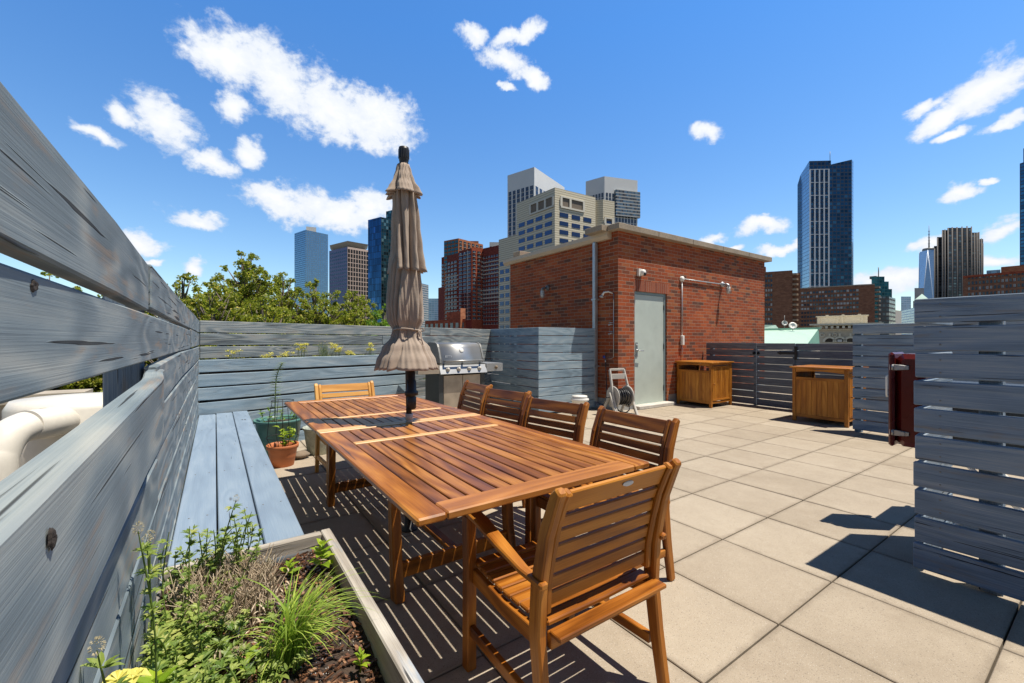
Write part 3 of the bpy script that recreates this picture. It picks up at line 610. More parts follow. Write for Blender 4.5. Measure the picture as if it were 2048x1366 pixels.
def skirt(name,zs,rs,amp,lobes,seed,wav,m=M_CL,th=.004,seg=160,twist=0.0):
    rr=random.Random(seed); ph=[rr.uniform(-.35,.35) for _ in range(lobes)]; am=[rr.uniform(.7,1.3) for _ in range(lobes)]
    sq=[rr.uniform(-.1,.1) for _ in range(4)]; mb=MB(); NZ=len(zs)
    for i in range(NZ):
        f=i/(NZ-1)
        for k in range(seg):
            a=2*math.pi*k/seg; aw=a+twist*f+.30*math.sin(2*a+sq[2]*60+f*.8)+.17*math.sin(3*a+sq[3]*60-f*1.3); L=((aw%(2*math.pi))*lobes/(2*math.pi)); li=int(L)%lobes; fr=L-int(L)
            fr2=fr+ph[li]*.5*math.sin(math.pi*fr); s=abs(math.sin(math.pi*min(max(fr2,0),1)))
            fold=am[li]*(s**.8)
            r=rs[i]*(1-amp[i]*.5+amp[i]*(fold-.3))
            r+=rs[i]*.06*math.sin(3*a+sq[0]*20+f*2)+.003*math.sin(17*a+f*9+sq[1]*30)+.0022*math.sin(31*a-f*14)
            z=zs[i]-(wav*(1-fold*.8)*f*f)
            r*=.93; x,y,_=upx(z); mb.v.append((x+r*math.cos(a),y+r*math.sin(a),z))
    for i in range(NZ-1):
        for k in range(seg):
            k2=(k+1)%seg; mb.face([(i+1)*seg+k,(i+1)*seg+k2,i*seg+k2,i*seg+k],None,0,0,True)
    o=obj(name,mb,m,t); md=o.modifiers.new('thickness','SOLIDIFY'); md.thickness=th; md.offset=-1; return o
def zsp(a,b,n): return [lerp(a,b,i/(n-1)) for i in range(n)]
def prof(z,pts):
    pts=sorted(pts)
    for (a,ra),(b,rb) in zip(pts,pts[1:]):
        if a<=z<=b: f=(z-a)/(b-a); f=f*f*(3-2*f); return lerp(ra,rb,f)
    return pts[-1][1] if z>pts[-1][0] else pts[0][1]
zs=zsp(2.525,1.775,34); skirt('canopy',zs,[prof(z,[(2.525,.040),(2.3,.085),(2.1,.100),(1.95,.110),(1.82,.128),(1.775,.138)]) for z in zs],[.35+.4*i/33 for i in range(34)],11,5,-.022)
zs=zsp(1.97,1.10,44); skirt('canopy_skirt',zs,[prof(z,[(1.97,.055),(1.80,.105),(1.70,.116),(1.55,.128),(1.45,.122),(1.381,.090),(1.33,.103),(1.25,.160),(1.16,.205),(1.10,.222)]) for z in zs],[.24+.18*(i/30) if i<31 else .42-.22*(i-31)/12 for i in range(44)],13,11,-.02,twist=.5)
zs=zsp(2.53,2.31,14); skirt('vent_cap',zs,[prof(z,[(2.53,.040),(2.50,.052),(2.42,.075),(2.35,.105),(2.31,.125)]) for z in zs],[.2+.5*i/13 for i in range(14)],8,3,-.02)
mb=MB(); x,y,_=upx(2.5); mb.lathe([(.0,2.52),(.030,2.52),(.032,2.535),(.030,2.55),(.033,2.555),(.036,2.63),(.034,2.648),(.0,2.65)],(x,y,0),24)
for k in range(16):
    a=2*math.pi*k/16; mb.box(x+.035*math.cos(a)-.002,x+.035*math.cos(a)+.002,y+.035*math.sin(a)-.002,y+.035*math.sin(a)+.002,2.57,2.635)
obj('finial',mb,M_BK,t)
mb=MB(); pts=[]
for k in range(25):
    a=2*math.pi*k/24; x,y,_=upx(1.381); pts.append((x+.094*math.cos(a),y+.094*math.sin(a),1.384+.006*math.sin(a*2)))
mb.tube(pts,.0065,6); x,y,_=upx(1.38); kx,ky=x+.055,y-.082
for pp in ([(kx,ky,1.385),(kx+.006,ky-.02,1.36),(kx+.002,ky-.03,1.32),(kx+.01,ky-.04,1.28)],[(kx,ky,1.385),(kx+.02,ky-.02,1.395),(kx+.03,ky-.015,1.375),(kx+.005,ky-.012,1.37)],[(kx,ky,1.385),(kx-.012,ky-.02,1.37),(kx-.01,ky-.03,1.335)]): mb.tube(pp,.004,6)
obj('tie_cord',mb,M_CL,t)

# ---------------- gas grill
GX,GY=3.23,6.28
t=thing('gas_grill',(GX,GY,0),0,'stainless steel four burner gas grill with closed lid, in front of the back fence','grill')
x0,x1=GX-.41,GX+.39; yf=GY-.25; yb=GY+.28
mb=MB(); mb.box(x0,x0+.03,yf+.03,yb,.10,.80); mb.box(x1-.03,x1,yf+.03,yb,.10,.80); mb.box(x0+.03,x1-.03,yb-.03,yb,.10,.80); mb.box(x0+.03,x1-.03,yf+.03,yb-.03,.10,.13); mb.box(x0-.005,x0+.07,yf,yf+.035,.08,.79); mb.box(x1-.07,x1+.005,yf,yf+.035,.08,.79); obj('cart',mb,M_GD,t)
for a,b in ((x0+.075,GX-.012),(GX-.006,x1-.075)): mb=MB(); mb.sweep([(a,yf+.012,.44),(b,yf+.012,.44)],.02,.66,ch=.004); obj('door',mb,M_SR,t)
mb=MB(); n=len(mb.v)
P=[(yf-.075,.80),(yf-.055,.795),(yf+.02,.80),(yf+.02,.93),(yf-.01,.93)]
for x in (x0-.01,x1+.01):
    for (a,b) in P: mb.v.append((x,a,b))
K=5
for k in range(K): mb.face([n+k,n+(k+1)%K,n+K+(k+1)%K,n+K+k],[(0,0)]*4)
mb.face([n+k for k in range(K)],[(0,0)]*K); mb.face([n+K+k for k in range(K)][::-1],[(0,0)]*K); obj('control_panel',mb,M_SS,t)
for k in range(4):
    x=lerp(x0+.12,x1-.12,k/3); ax=Vector((0,-.9,.35)).normalized(); mb=MB(); mb.lathe([(.034,0),(.034,.006),(.024,.01),(.022,.032),(.0,.034)],(x,yf-.048,.868),16,axis=ax); obj('knob',mb,M_GR,t)
mb=MB(); mb.sweep([(x0+.0,GY,.935),(x1,GY,.935)],.52,.03,ch=.004); obj('cook_box',mb,M_GD,t)
for sg,a,b in ((-1,x0-.36,x0-.015),(1,x1+.015,x1+.33)):
    mb=MB(); mb.box(a,b,yf-.02,yb-.06,.915,.94); mb.box(a,b,yf-.045,yf-.018,.81,.938); mb.box(a if sg<0 else b-.02,a+.02 if sg<0 else b,yf-.02,yb-.06,.81,.914); obj('side_shelf',mb,M_SR if sg<0 else M_SS,t)
mb=MB(); mb.lathe([(.03,0),(.03,.006),(.022,.01),(.02,.03),(.0,.032)],(x1+.2,yf-.046,.875),14,axis=(0,-1,0)); obj('knob',mb,M_RK,t)
# lid: curved steel shell with dark cast ends
LP_=[(yf+.0,.955),(yf+.006,1.02),(yf+.045,1.12),(yf+.085,1.205),(yf+.115,1.250),(yf+.19,1.274),(yb-.14,1.278),(yb-.05,1.25),(yb,1.18),(yb,.955)]
mb=MB(); n=0; xs=[x0+.035,x1-.035]
for x in xs:
    for (a,b) in LP_: mb.v.append((x,a,b))
K=len(LP_)
for k in range(K-1): mb.face([k,k+1,K+k+1,K+k],[(0,0),(0,1),(1,1),(1,0)],0,0,True)
mb.face(list(range(K))[::-1],[(0,0)]*K); mb.face([K+k for k in range(K)],[(0,0)]*K); lid=obj('lid',mb,M_SS,t)
for xa,xb in ((x0+.008,x0+.034),(x1-.034,x1-.008)):
    mb=MB(); n=0
    for x in (xa,xb):
        for (a,b) in LP_: mb.v.append((x,a-.006 if a<GY else a+.006,b+.008))
    for k in range(K): mb.face([n+k,n+(k+1)%K,n+K+(k+1)%K,n+K+k],[(0,0)]*4)
    mb.face([n+k for k in range(K)][::-1],[(0,0)]*K); mb.face([n+K+k for k in range(K)],[(0,0)]*K); obj('end_cap',mb,M_GY,lid)

mb=MB(); mb.tube([(x0+.07,yf-.06,.995),(x1-.07,yf-.06,.995)],.013,12)
for x in (x0+.08,GX-.01,x1-.08): mb.box(x-.014,x+.014,yf-.055,yf+.0,.985,1.005)
obj('handle',mb,M_SS,lid)
mb=MB(); mb.lathe([(.036,0),(.036,.008),(.03,.012),(.0,.013)],(GX,yf+.060,1.155),18,axis=(0,-.92,.4)); obj('thermometer',mb,M_WH,lid)
def textmesh(name,s,size,M,mat,parent,ext=.0006):
    cu=bpy.data.curves.new(name,'FONT'); cu.body=s; cu.size=size; cu.extrude=ext; cu.align_x='CENTER'; cu.align_y='CENTER'
    to=bpy.data.objects.new(name,cu); sc.collection.objects.link(to); bpy.context.view_layer.update()
    me=bpy.data.meshes.new_from_object(to.evaluated_get(bpy.context.evaluated_depsgraph_get())); bpy.data.objects.remove(to)
    me.transform(M); me.materials.clear(); me.materials.append(mat); me.name=name; o=bpy.data.objects.new(name,me); sc.collection.objects.link(o); o.parent=parent
    l=parent['_l']; me.transform(Matrix.Translation((-l[0],-l[1],-l[2]))); return o
tilt=Matrix.Rotation(R(70),4,'X')
mb=MB(); mb.sweep([(x0+.10,yf+.0205,1.062),(x0+.225,yf+.0205,1.062)],.004,.045,up=(0,.3,1),ch=.001); bdg=obj('badge',mb,M_BK,lid)
mb=MB(); mb.sweep([(x0+.104,yf+.0175,1.062),(x0+.221,yf+.0175,1.062)],.003,.037,up=(0,.3,1),ch=.001); obj('badge_plate',mb,M_SS,lid)
textmesh('lettering','weber',.036,Matrix.Translation((x0+.1625,yf+.0150,1.062))@tilt,M_BK,lid)
for x in (x0+.05,x1-.05):
    for y in (yf+.06,yb-.06): mb=MB(); mb.lathe([(.0,0),(.03,0),(.036,.01),(.036,.03),(.03,.04),(.0,.04)],(x-.02,y,.04),14,axis=(1,0,0)); obj('caster',mb,M_BK,t)

# ---------------- pots and rock by the back planter
def pot(name,c,r0,r1,h,rim,mat,label,lipw=.012,handle=False):
    t=thing(name,(c[0],c[1],0),0,label,'pot')
    mb=MB(); mb.lathe([(0,0),(r0,0),(lerp(r0,r1,.5)*1.0,h*.5),(r1-lipw,h-rim),(r1,h-rim+.004),(r1+.004,h-.004),(r1,h),(r1-lipw*.8,h-.002),(r1-lipw*1.6,h-rim),(r1-lipw*1.8,h-rim-.02)],(c[0],c[1],0),36); obj('shell',mb,mat,t)
    mb=MB(); mb.lathe([(0,h-rim-.005),(r1-lipw*1.7,h-rim-.015)],(c[0],c[1],0),24); obj('soil',mb,M_SO,t); return t
pot('flower_pot',(.585,5.08),.105,.150,.225,.045,M_TC,'small terracotta coloured pot with a wire plant cage, in front of the green pot')
pot('flower_pot',(.60,5.56),.17,.25,.42,.035,M_GP,'large dark green pot behind the terracotta pot',.018)
pot('flower_pot',(1.00,5.40),.12,.175,.31,.03,M_SP,'speckled grey stone pot to the right of the green pot',.014)
def rock(c,r,sq,seed,label):
    rr=random.Random(seed); mb=MB(); n,m=14,9; p=[rr.uniform(0,6) for _ in range(4)]
    for i in range(m+1):
        th=math.pi*i/m
        for k in range(n):
            a=2*math.pi*k/n; q=1+.12*math.sin(2*a+p[0])+.08*math.sin(3*a+p[1]+th*2)+.06*math.sin(5*th+p[2])
            mb.v.append((c[0]+r*q*math.sin(th)*math.cos(a),c[1]+r*.8*q*math.sin(th)*math.sin(a),c[2]+r*sq*(1-math.cos(th))))
    for i in range(m):
        for k in range(n): mb.face([i*n+k,i*n+(k+1)%n,(i+1)*n+(k+1)%n,(i+1)*n+k],None,0,0,True)
    obj('rock',mb,M_RK,label=label,cat='rock')
rock((.795,5.26,0),.085,.5,2,'brown rock lying between the terracotta pot and the stone pot')
# wire cage
t=thing('plant_cage',(.585,5.08,.17),0,'black wire plant cage standing in the terracotta pot','plant cage')
mb=MB()
for z,r in ((.30,.155),(.49,.138),(.68,.105)): mb.tube([(.585+r*math.cos(a*math.pi/12),5.08+r*math.sin(a*math.pi/12),z) for a in range(25)],.0035,5)
for a in (.3,1.87,3.44,5.0):
    mb.tube([(.585+r*math.cos(a),5.08+r*math.sin(a),z) for z,r in ((.17,.09),(.30,.155),(.49,.138),(.68,.105))],.003,5)
mb.tube([(.585,5.08,.17),(.585,5.08,.69)],.004,5)
obj('wire_frame',mb,M_BM,t)
# white drum-like vent by the box screen
mb=MB(); mb.lathe([(0,0),(.13,0),(.13,.30),(.155,.31),(.155,.335),(.12,.36),(.13,.37),(.125,.385),(.0,.39)],(5.05,5.30,0),28); obj('roof_vent',mb,M_WH,label='short white round vent with a domed cap, in front of the blue box screen',cat='vent')

# ---------------- wooden bin cabinets
def cabinet(loc,door_face,label):
    t=thing('bin_cabinet',loc,0,label,'cabinet','wooden bin cabinets'); Wx,Wy,Hc=.76,.76,.89
    lx=[-Wx/2+.025,Wx/2-.025]
    for x in lx:
        for y in (-Wy/2+.025,Wy/2-.025): mb=MB(); mb.sweep([(x,y,0),(x,y,Hc-.026)],.05,.05,up=(1,0,0),ch=.004); obj('leg',mb,M_CB,t,world=False)
    mb=MB(); n=9
    for k in range(n): w=(Wx+.06)/n; mb.sweep([(-Wx/2-.03+w*(k+.5),-Wy/2-.03,Hc-.012),(-Wx/2-.03+w*(k+.5),Wy/2+.03,Hc-.012)],w-.002,.024,ch=.003)
    obj('top',mb,M_CB,t,world=False)
    def panel(name,P,Q,z0,z1,n,th=.014,par=t):
        mb=MB(); P=Vector(P);Q=Vector(Q); d=(Q-P)/n
        for k in range(n):
            a=P+d*(k+.5); mb.sweep([(a.x,a.y,z0),(a.x,a.y,z1)],th if abs(d.x)<1e-6 else d.length-.003,d.length-.003 if abs(d.x)<1e-6 else th,up=(0,1,0),ch=.002)
        return obj(name,mb,M_CB,par,world=False)
    xo=-Wx/2+.018; yo=-Wy/2+.018
    panel('front_panel',(xo,-Wy/2+.05),(xo,Wy/2-.05),.10,.68,9)
    mb=MB(); mb.sweep([(xo,-Wy/2+.05,.70),(xo,Wy/2-.05,.70)],.022,.045); obj('frame_rail',mb,M_CB,t,world=False); mb=MB(); mb.sweep([(xo,-Wy/2+.05,.10),(xo,Wy/2-.05,.10)],.022,.05); obj('frame_rail',mb,M_CB,t,world=False); mb=MB()
    pts=[(xo,lerp(-Wy/2+.05,Wy/2-.05,i/10),Hc-.026-.025-.0*i) for i in range(11)]; mb.sweep(pts,.022,.05,hs=[.075-.045*math.sin(math.pi*i/10) for i in range(11)]); obj('frame_rail',mb,M_CB,t,world=False)
    panel('back_panel',(Wx/2-.018,-Wy/2+.05),(Wx/2-.018,Wy/2-.05),.10,.60,9)
    panel('far_panel',(-Wx/2+.05,Wy/2-.018),(Wx/2-.05,Wy/2-.018),.10,.86,9)
    for zz in (.845,.10): mb=MB(); mb.sweep([(-Wx/2+.05,yo,zz),(Wx/2-.05,yo,zz)],.022,.04); obj('frame_rail',mb,M_CB,t,world=False)
    d=panel('door',(-Wx/2+.075,yo-.004),(Wx/2-.075,yo-.004),.14,.80,9)
    mb=MB(); 
    for x in (-Wx/2+.075,Wx/2-.075): mb.sweep([(x,yo-.008,.135),(x,yo-.008,.81)],.035,.022,up=(0,1,0))
    for z in (.15,.795): mb.sweep([(-Wx/2+.093,yo-.008,z),(Wx/2-.093,yo-.008,z)],.022,.035)
    f=obj('door_frame',mb,M_CB,d,world=False); f.parent=d
    mb=MB(); mb.lathe([(.007,0),(.007,.014),(.015,.02),(.012,.032),(.0,.034)],(-Wx/2+.075,yo-.02,.46),12,axis=(0,-1,0)); kk=obj('handle',mb,M_CB,d,world=False)
    mb=MB(); mb.box(-Wx/2+.06,Wx/2-.06,-Wy/2+.06,Wy/2-.06,.12,.60); obj('bin_liner',mb,M_BK,t,world=False)
    return t
cabinet((8.29,5.03,0),0,'wooden bin cabinet against the brick wall, its side door showing')
cabinet((8.19,2.81,0),0,'wooden bin cabinet beside the tall slatted screen, the nearer of the two')

# ---------------- red case behind the near fence
t=thing('red_chest',(4.05,.6,0),0,'dark red metal chest with two silver latches, standing open beside the near blue fence','chest')
mb=MB(); mb.sweep([(3.95,.88,.89),(4.18,.88,.89)],.155,.65,ch=.035); lid=obj('lid',mb,M_RD,t)
mb=MB(); mb.sweep([(3.933,.974,.893),(4.19,.974,.893)],.034,.662,ch=.012)
obj('rim',mb,M_RD,lid)
for z in (.66,1.12):
    mb=MB(); mb.sweep([(3.938,.985,z),(3.936,.93,z),(3.942,.88,z)],.008,.04,hs=[.045,.038,.028],ch=.003); mb.box(3.925,3.937,.90,.925,z-.012,z+.012); mb.tube([(3.93,.965,z-.018),(3.93,.965,z+.018)],.006,8); obj('latch',mb,M_SS,lid)
mb=MB(); mb.sweep([(4.25,.53,.78),(4.70,.53,.78)],.62,.44,ch=.03); obj('body',mb,M_GD,t)
for x,a,b in ((4.26,.2,.72),(4.70,.2,.72)):
    mb=MB(); mb.tube([(x,a,0),(x,b,.52)],.014,8); mb.tube([(x,b,0),(x,a,.52)],.014,8); obj('leg',mb,M_WH,t)
mb=MB(); mb.box(4.2,4.76,.78,.80,.86,.90); obj('side_bar',mb,M_SS,t)
# ---------------- brick stair bulkhead
BX0,BX1,BY0,BY1,BZ=6.17,11.75,5.45,9.0,3.36
t=thing('brick_bulkhead',(9,7.2,0),0,'red brick rooftop stair building with a stone coping and a pale green metal door','building')
DX0,DX1,DZ0,DZ1=6.63,7.64,.10,2.27
mb=MB()
def wallq(a,b,z0,z1,u0=0.0,uv=True,thk=0):
    L=math.hypot(b[0]-a[0],b[1]-a[1]); mb.quad((a[0],a[1],z0),(b[0],b[1],z0),(b[0],b[1],z1),(a[0],a[1],z1),0,0,[(u0,z0),(u0+L,z0),(u0+L,z1),(u0,z1)])
wallq((BX0,BY0),(DX0,BY0),.0,BZ); wallq((DX0,BY0),(DX1,BY0),DZ1+.205,BZ,DX0-BX0); wallq((DX1,BY0),(BX1,BY0),.0,BZ,DX1-BX0)
wallq((BX0,BY1),(BX0,BY0),.0,BZ,.1075-(BY1-BY0)%.215); wallq((BX1,BY0),(BX1,BY1),.0,BZ); wallq((BX1,BY1),(BX0,BY1),.0,BZ)
# reveals of the door opening
wallq((DX0,BY0),(DX0,BY0+.12),0,DZ1); wallq((DX1,BY0+.12),(DX1,BY0),0,DZ1)
mb.quad((DX0,BY0,DZ1),(DX1,BY0,DZ1),(DX1,BY0+.12,DZ1),(DX0,BY0+.12,DZ1))
mb.quad((BX0,BY0,BZ),(BX1,BY0,BZ),(BX1,BY1,BZ),(BX0,BY1,BZ))
obj('wall',mb,M_BR,t)
mb=MB(); mb.quad((DX0-.02,BY0-.002,DZ1),(DX1+.08,BY0-.002,DZ1),(DX1+.08,BY0-.002,DZ1+.205),(DX0-.02,BY0-.002,DZ1+.205),0,0,[(0,.01),(1.11,.01),(1.11,.215),(0,.215)]); obj('lintel',mb,M_BS,t)
mb=MB()
o_=.13; n=5; L=BX1-BX0+2*o_
for k in range(n):
    a=BX0-o_+L*k/n; b=a+L/n-.006; mb.sweep([(a,BY0-o_+.14,BZ+.055),(b,BY0-o_+.14,BZ+.055)],.28,.11,ch=.006)
mb.sweep([(BX0-o_+.0,BY0+.155,BZ+.056),(BX0-o_+.0,BY0+.60,BZ+.056)],.29,.11,ch=.006)
mb.sweep([(BX1+o_-.14,BY0+.155,BZ+.056),(BX1+o_-.14,BY1,BZ+.056)],.28,.11,ch=.006)
mb.sweep([(BX0-.02,BY1-.30,BZ+.10),(BX0+.55,BY1-.30,BZ+.10)],.28,.12,ch=.006); mb.sweep([(BX0+.13,BY1-.3,BZ+.10),(BX1,BY1-.3,BZ+.10)],.27,.119,ch=.006)
obj('coping',mb,M_ST,t)
mb=MB(); mb.box(BX0+.02,BX0+.20,BY0+.02,BY0+.62,BZ+.001,BZ+.002); mb.box(BX0+.03,BX1-.03,BY1-.42,BY1-.18,BZ+.001,BZ+.039); obj('parapet',mb,M_BR,t)
mb=MB(); GZ=BZ-.05
P=[(BX0-.003,GZ-.08),(BX0-.08,GZ-.08),(BX0-.125,GZ-.02),(BX0-.125,GZ+.055),(BX0-.11,GZ+.055),(BX0-.003,GZ+.05)]
for y in (BY0+.16,BY1+.15):
    for (a,b) in P: mb.v.append((a,y,b))
for k in range(6): mb.face([k,(k+1)%6,6+(k+1)%6,6+k],[(0,0)]*4)
mb.face(list(range(6)),[(0,0)]*6); mb.face([6+k for k in range(6)][::-1],[(0,0)]*6); obj('gutter',mb,M_CR,t)
mb=MB(); dx,dy=BX0-.062,5.98
mb.sweep([(dx,dy,GZ-.08),(dx,dy,.16),(dx-.005,dy-.01,.11),(dx-.03,dy-.09,.05),(dx-.03,dy-.2,.04)],.085,.075,up=(0,1,0),ch=.01)
for z in (2.1,.8): mb.box(dx-.05,BX0-.001,dy-.06,dy+.06,z,z+.03)
obj('downspout',mb,M_ZN,t)
mb=MB(); mb.box(BX0-.012,DX0-.01,BY0-.014,BY0+.02,-.03,.20); mb.box(DX1+.05,BX1,BY0-.014,BY0+.02,-.03,.20); mb.box(BX0-.014,BX0+.01,BY0-.012,BY1,-.03,.20); obj('base_flashing',mb,M_ZN,t)
mb=MB(); mb.sweep([(DX0-.05,BY0-.06,.035),(DX1+.06,BY0-.06,.035)],.20,.07,ch=.01); obj('threshold',mb,plain('threshold_stone',(.52,.49,.44),.9,0,.2,20,.2),t)
mb=MB(); mb.box(DX0+.001,DX0+.045,BY0+.03,BY0+.119,.07,DZ1-.001); mb.box(DX1-.055,DX1-.001,BY0+.03,BY0+.119,.07,DZ1-.001); mb.box(DX0+.045,DX1-.055,BY0+.03,BY0+.119,DZ1-.055,DZ1-.001); obj('door_frame',mb,M_DF,t)
mb=MB(); mb.sweep([(DX0+.048,BY0+.062,1.145),(DX1-.058,BY0+.062,1.145)],.045,2.135,ch=.003); mb.box(DX0+.05,DX1-.06,BY0+.02,BY0+.12,.071,.076); dr=obj('door',mb,M_DR,t)
mb=MB(); mb.box(DX0+.075,DX0+.135,BY0+.030,BY0+.039,1.0,1.28); mb.tube([(DX0+.105,BY0+.035,1.12),(DX0+.105,BY0-.02,1.12),(DX0+.125,BY0-.03,1.12),(DX0+.235,BY0-.032,1.115)],.010,8); mb.lathe([(.018,0),(.018,.012),(0,.013)],(DX0+.105,BY0+.03,1.22),12,axis=(0,-1,0)); mb.lathe([(.026,0),(.022,.02),(.012,.022)],(DX0+.105,BY0+.03,1.12),14,axis=(0,-1,0)); obj('handle',mb,M_SS,dr)
for z in (.35,1.2,2.0): mb=MB(); mb.tube([(DX1-.058,BY0+.034,z-.06),(DX1-.058,BY0+.034,z+.06)],.009,8); obj('hinge',mb,M_BM,dr)

# fixtures on the brick walls
t=thing('security_camera',(6.78,5.45,2.62),0,'white dome security camera on the brick wall above the door','camera')
mb=MB(); mb.box(6.70,6.78,5.40,5.449,2.56,2.70); mb.lathe([(.055,0),(.06,.02),(.06,.07),(.05,.10),(.0,.105)],(6.80,5.449,2.63),20,axis=(0,-1,0)); obj('housing',mb,M_WH,t)
mb=MB(); mb.lathe([(.036,0),(.034,.02),(.02,.036),(0,.04)],(6.81,5.36,2.60),16,axis=(.3,-.9,-.35)); obj('lens',mb,M_BK,t)
def cage_lamp(c,ax,label,drop=.0):
    t=thing('wall_lamp',c,0,label,'wall lamp','jelly jar lamps on the brick building'); a=Vector(ax); c=Vector(c)
    mb=MB(); mb.lathe([(.062,.001),(.062,.03),(.045,.05),(.0,.055)],c,18,axis=ax); q=c+a*.05; mb.tube([q,q+a*.06,q+a*.10+Vector((0,0,-.03)),q+a*.105+Vector((0,0,-.07))],[.024,.024,.034,.042],12); obj('bracket',mb,M_GY if drop else M_ZN,t)
    b=q+a*.105+Vector((0,0,-.07)); mb=MB(); mb.lathe([(.036,0),(.042,-.04),(.040,-.12),(.022,-.155),(.0,-.16)],b,16); obj('glass',mb,plain('frosted_lamp_glass'+str(drop),(.62,.62,.58),.15,0,.05),t)
    mb=MB()
    for k in range(6):
        g_=k*math.pi/3; mb.tube([(b.x+.046*math.cos(g_),b.y+.046*math.sin(g_),b.z),(b.x+.049*math.cos(g_),b.y+.049*math.sin(g_),b.z-.12),(b.x+.02*math.cos(g_),b.y+.02*math.sin(g_),b.z-.172)],.0025,4)
    for z in (-.04,-.09): mb.tube([(b.x+.049*math.cos(k*math.pi/8),b.y+.049*math.sin(k*math.pi/8),b.z+z) for k in range(17)],.0025,4)
    obj('cage',mb,M_ZN,t)
cage_lamp((6.168,7.50,2.50),(-1,0,0),'jelly jar lamp on the shaded left brick wall',1)
cage_lamp((9.70,5.448,2.62),(0,-1,0),'jelly jar lamp at the end of the conduit, right of the door',0)
t=thing('conduit',(8.6,5.44,1.3),0,'grey steel conduit with a round junction box on the lit brick wall','conduit')
mb=MB(); mb.lathe([(.055,0),(.055,.04),(.0,.045)],(8.13,5.448,2.62),18,axis=(0,-1,0)); obj('junction_box',mb,M_WH,t)
mb=MB(); mb.tube([(8.13,5.425,2.62),(9.68,5.425,2.62)],.012,8); mb.tube([(8.13,5.43,2.6),(8.13,5.43,1.40)],.011,8); mb.tube([(8.13,5.43,1.24),(8.135,5.43,1.1),(8.125,5.43,.9)],.008,6); obj('pipe',mb,M_ZN,t)
mb=MB(); mb.sweep([(8.13,5.418,1.22),(8.13,5.418,1.42)],.075,.055,up=(0,1,0),ch=.008); obj('outlet_box',mb,M_WH,t)
t=thing('shower_head',(6.165,5.60,2.17),0,'small white outdoor shower head on a bent arm at the brick corner','shower head')
mb=MB(); mb.tube([(6.168,5.58,2.20),(6.09,5.62,2.235),(6.03,5.67,2.22),(6.0,5.69,2.16)],[.012,.014,.018,.02],8); obj('arm',mb,M_WH,t)
mb=MB(); mb.lathe([(.012,0),(.038,.025),(.042,.04),(.0,.045)],(6.0,5.69,2.165),16,axis=(-.4,.1,-.9)); obj('head',mb,M_ZN,t)
t=thing('water_tap',(6.165,5.60,1.1),0,'chrome pipe with a tap and blue valve running down the brick corner','tap')
mb=MB(); mb.tube([(6.155,5.545,2.2),(6.155,5.548,1.0),(6.155,5.60,.98),(6.155,5.78,.985)],.008,8); obj('pipe',mb,M_SS,t)
for z in (1.62,1.45): mb=MB(); mb.tube([(6.16,5.56,z),(6.10,5.57,z),(6.07,5.60,z-.02)],.014,8); mb.sweep([(6.11,5.54,z+.03),(6.11,5.62,z+.03)],.02,.012); obj('valve',mb,M_SS,t)
mb=MB(); mb.lathe([(.028,0),(.028,.015),(0,.016)],(6.13,5.76,1.0),12,axis=(-1,0,0)); obj('valve',mb,plain('blue_valve',(.03,.06,.35),.4),t)
mb=MB(); mb.tube([(6.14,5.74,.97),(6.12,5.72,.90)],.013,8); obj('spout',mb,M_SS,t)
mb=MB(); pts=[(6.12,5.72,.90),(6.08,5.66,.60),(5.98,5.56,.30),(5.86,5.48,.14),(5.74,5.40,.17),(5.68,5.33,.23),(5.63,5.27,.27)]
def smooth(pts,n=6):
    P=[Vector(p) for p in pts]; out=[]
    for i in range(len(P)-1):
        p0,p1,p2,p3=P[max(i-1,0)],P[i],P[i+1],P[min(i+2,len(P)-1)]
        for k in range(n):
            t_=k/n; out.append(.5*((2*p1)+(p2-p0)*t_+(2*p0-5*p1+4*p2-p3)*t_*t_+(3*p1-p0-3*p2+p3)*t_**3))
    out.append(P[-1]); return out
mb.tube(smooth(pts),.009,8); obj('garden_hose',mb,M_HO,label='dark garden hose hanging from the tap down to the reel',cat='hose')
# hose reel cart
t=thing('hose_reel',(5.85,5.12,0),R(-12),'beige plastic hose reel cart wound with dark hose, beside the door','hose reel')
for s in (-1,1):
    mb=MB(); mb.sweep([(s*.20,-.20,.01),(s*.19,-.08,.28),(s*.17,.0,.48),(s*.15,.10,.80)],.03,.045,up=(0,1,0),ch=.006); mb.sweep([(s*.215,-.20,.0),(s*.215,.02,.40)],.02,.05,up=(0,1,0),ws=[.03,.03],hs=[.06,.05]); mb.sweep([(s*.20,.24,.02),(s*.20,.02,.40)],.025,.05,up=(0,1,0)); mb.sweep([(s*.2,-.24,.02),(s*.2,.26,.02)],.03,.035); obj('side_frame',mb,M_GR,t,world=False)
    mb=MB(); mb.lathe([(.03,0),(.06,.0),(.06,.006),(.15,.006),(.152,-.006),(.17,-.008),(.19,.0),(.19,.012),(.165,.014),(.15,.012),(.06,.012),(.03,.014)],(s*.145,.0,.33),32,axis=(s,0,0)); obj('flange',mb,M_GR,t,world=False)
mb=MB(); mb.sweep([(-.15,.10,.80),(.15,.10,.80)],.04,.035); mb.sweep([(-.165,.06,.68),(.165,.06,.68)],.02,.09); obj('handle',mb,M_GR,t,world=False)
mb=MB(); pts=[]
for k in range(340):
    a=k*2*math.pi/24; f=k/340; row=int(f*2.999); x=-.115+.23*(abs(((f*3)%2)-1)); r=.10+.017*row+.003*math.sin(k*.7)
    pts.append((x,r*math.cos(a),.33+r*math.sin(a)))
mb.tube(pts,.0105,6); obj('hose',mb,M_HO,t,world=False)
mb=MB(); pts=[(-.02,.11,.26),(.0,.14,.14),(.06,.08,.05),(.02,-.1,.06),(.07,-.16,.12),(.1,-.1,.2)]; mb.tube(smooth(pts),.0105,6); mb.tube([(-.215,.0,.33),(-.30,.0,.33)],.014,8); obj('hose_tail',mb,M_HO,t,world=False)

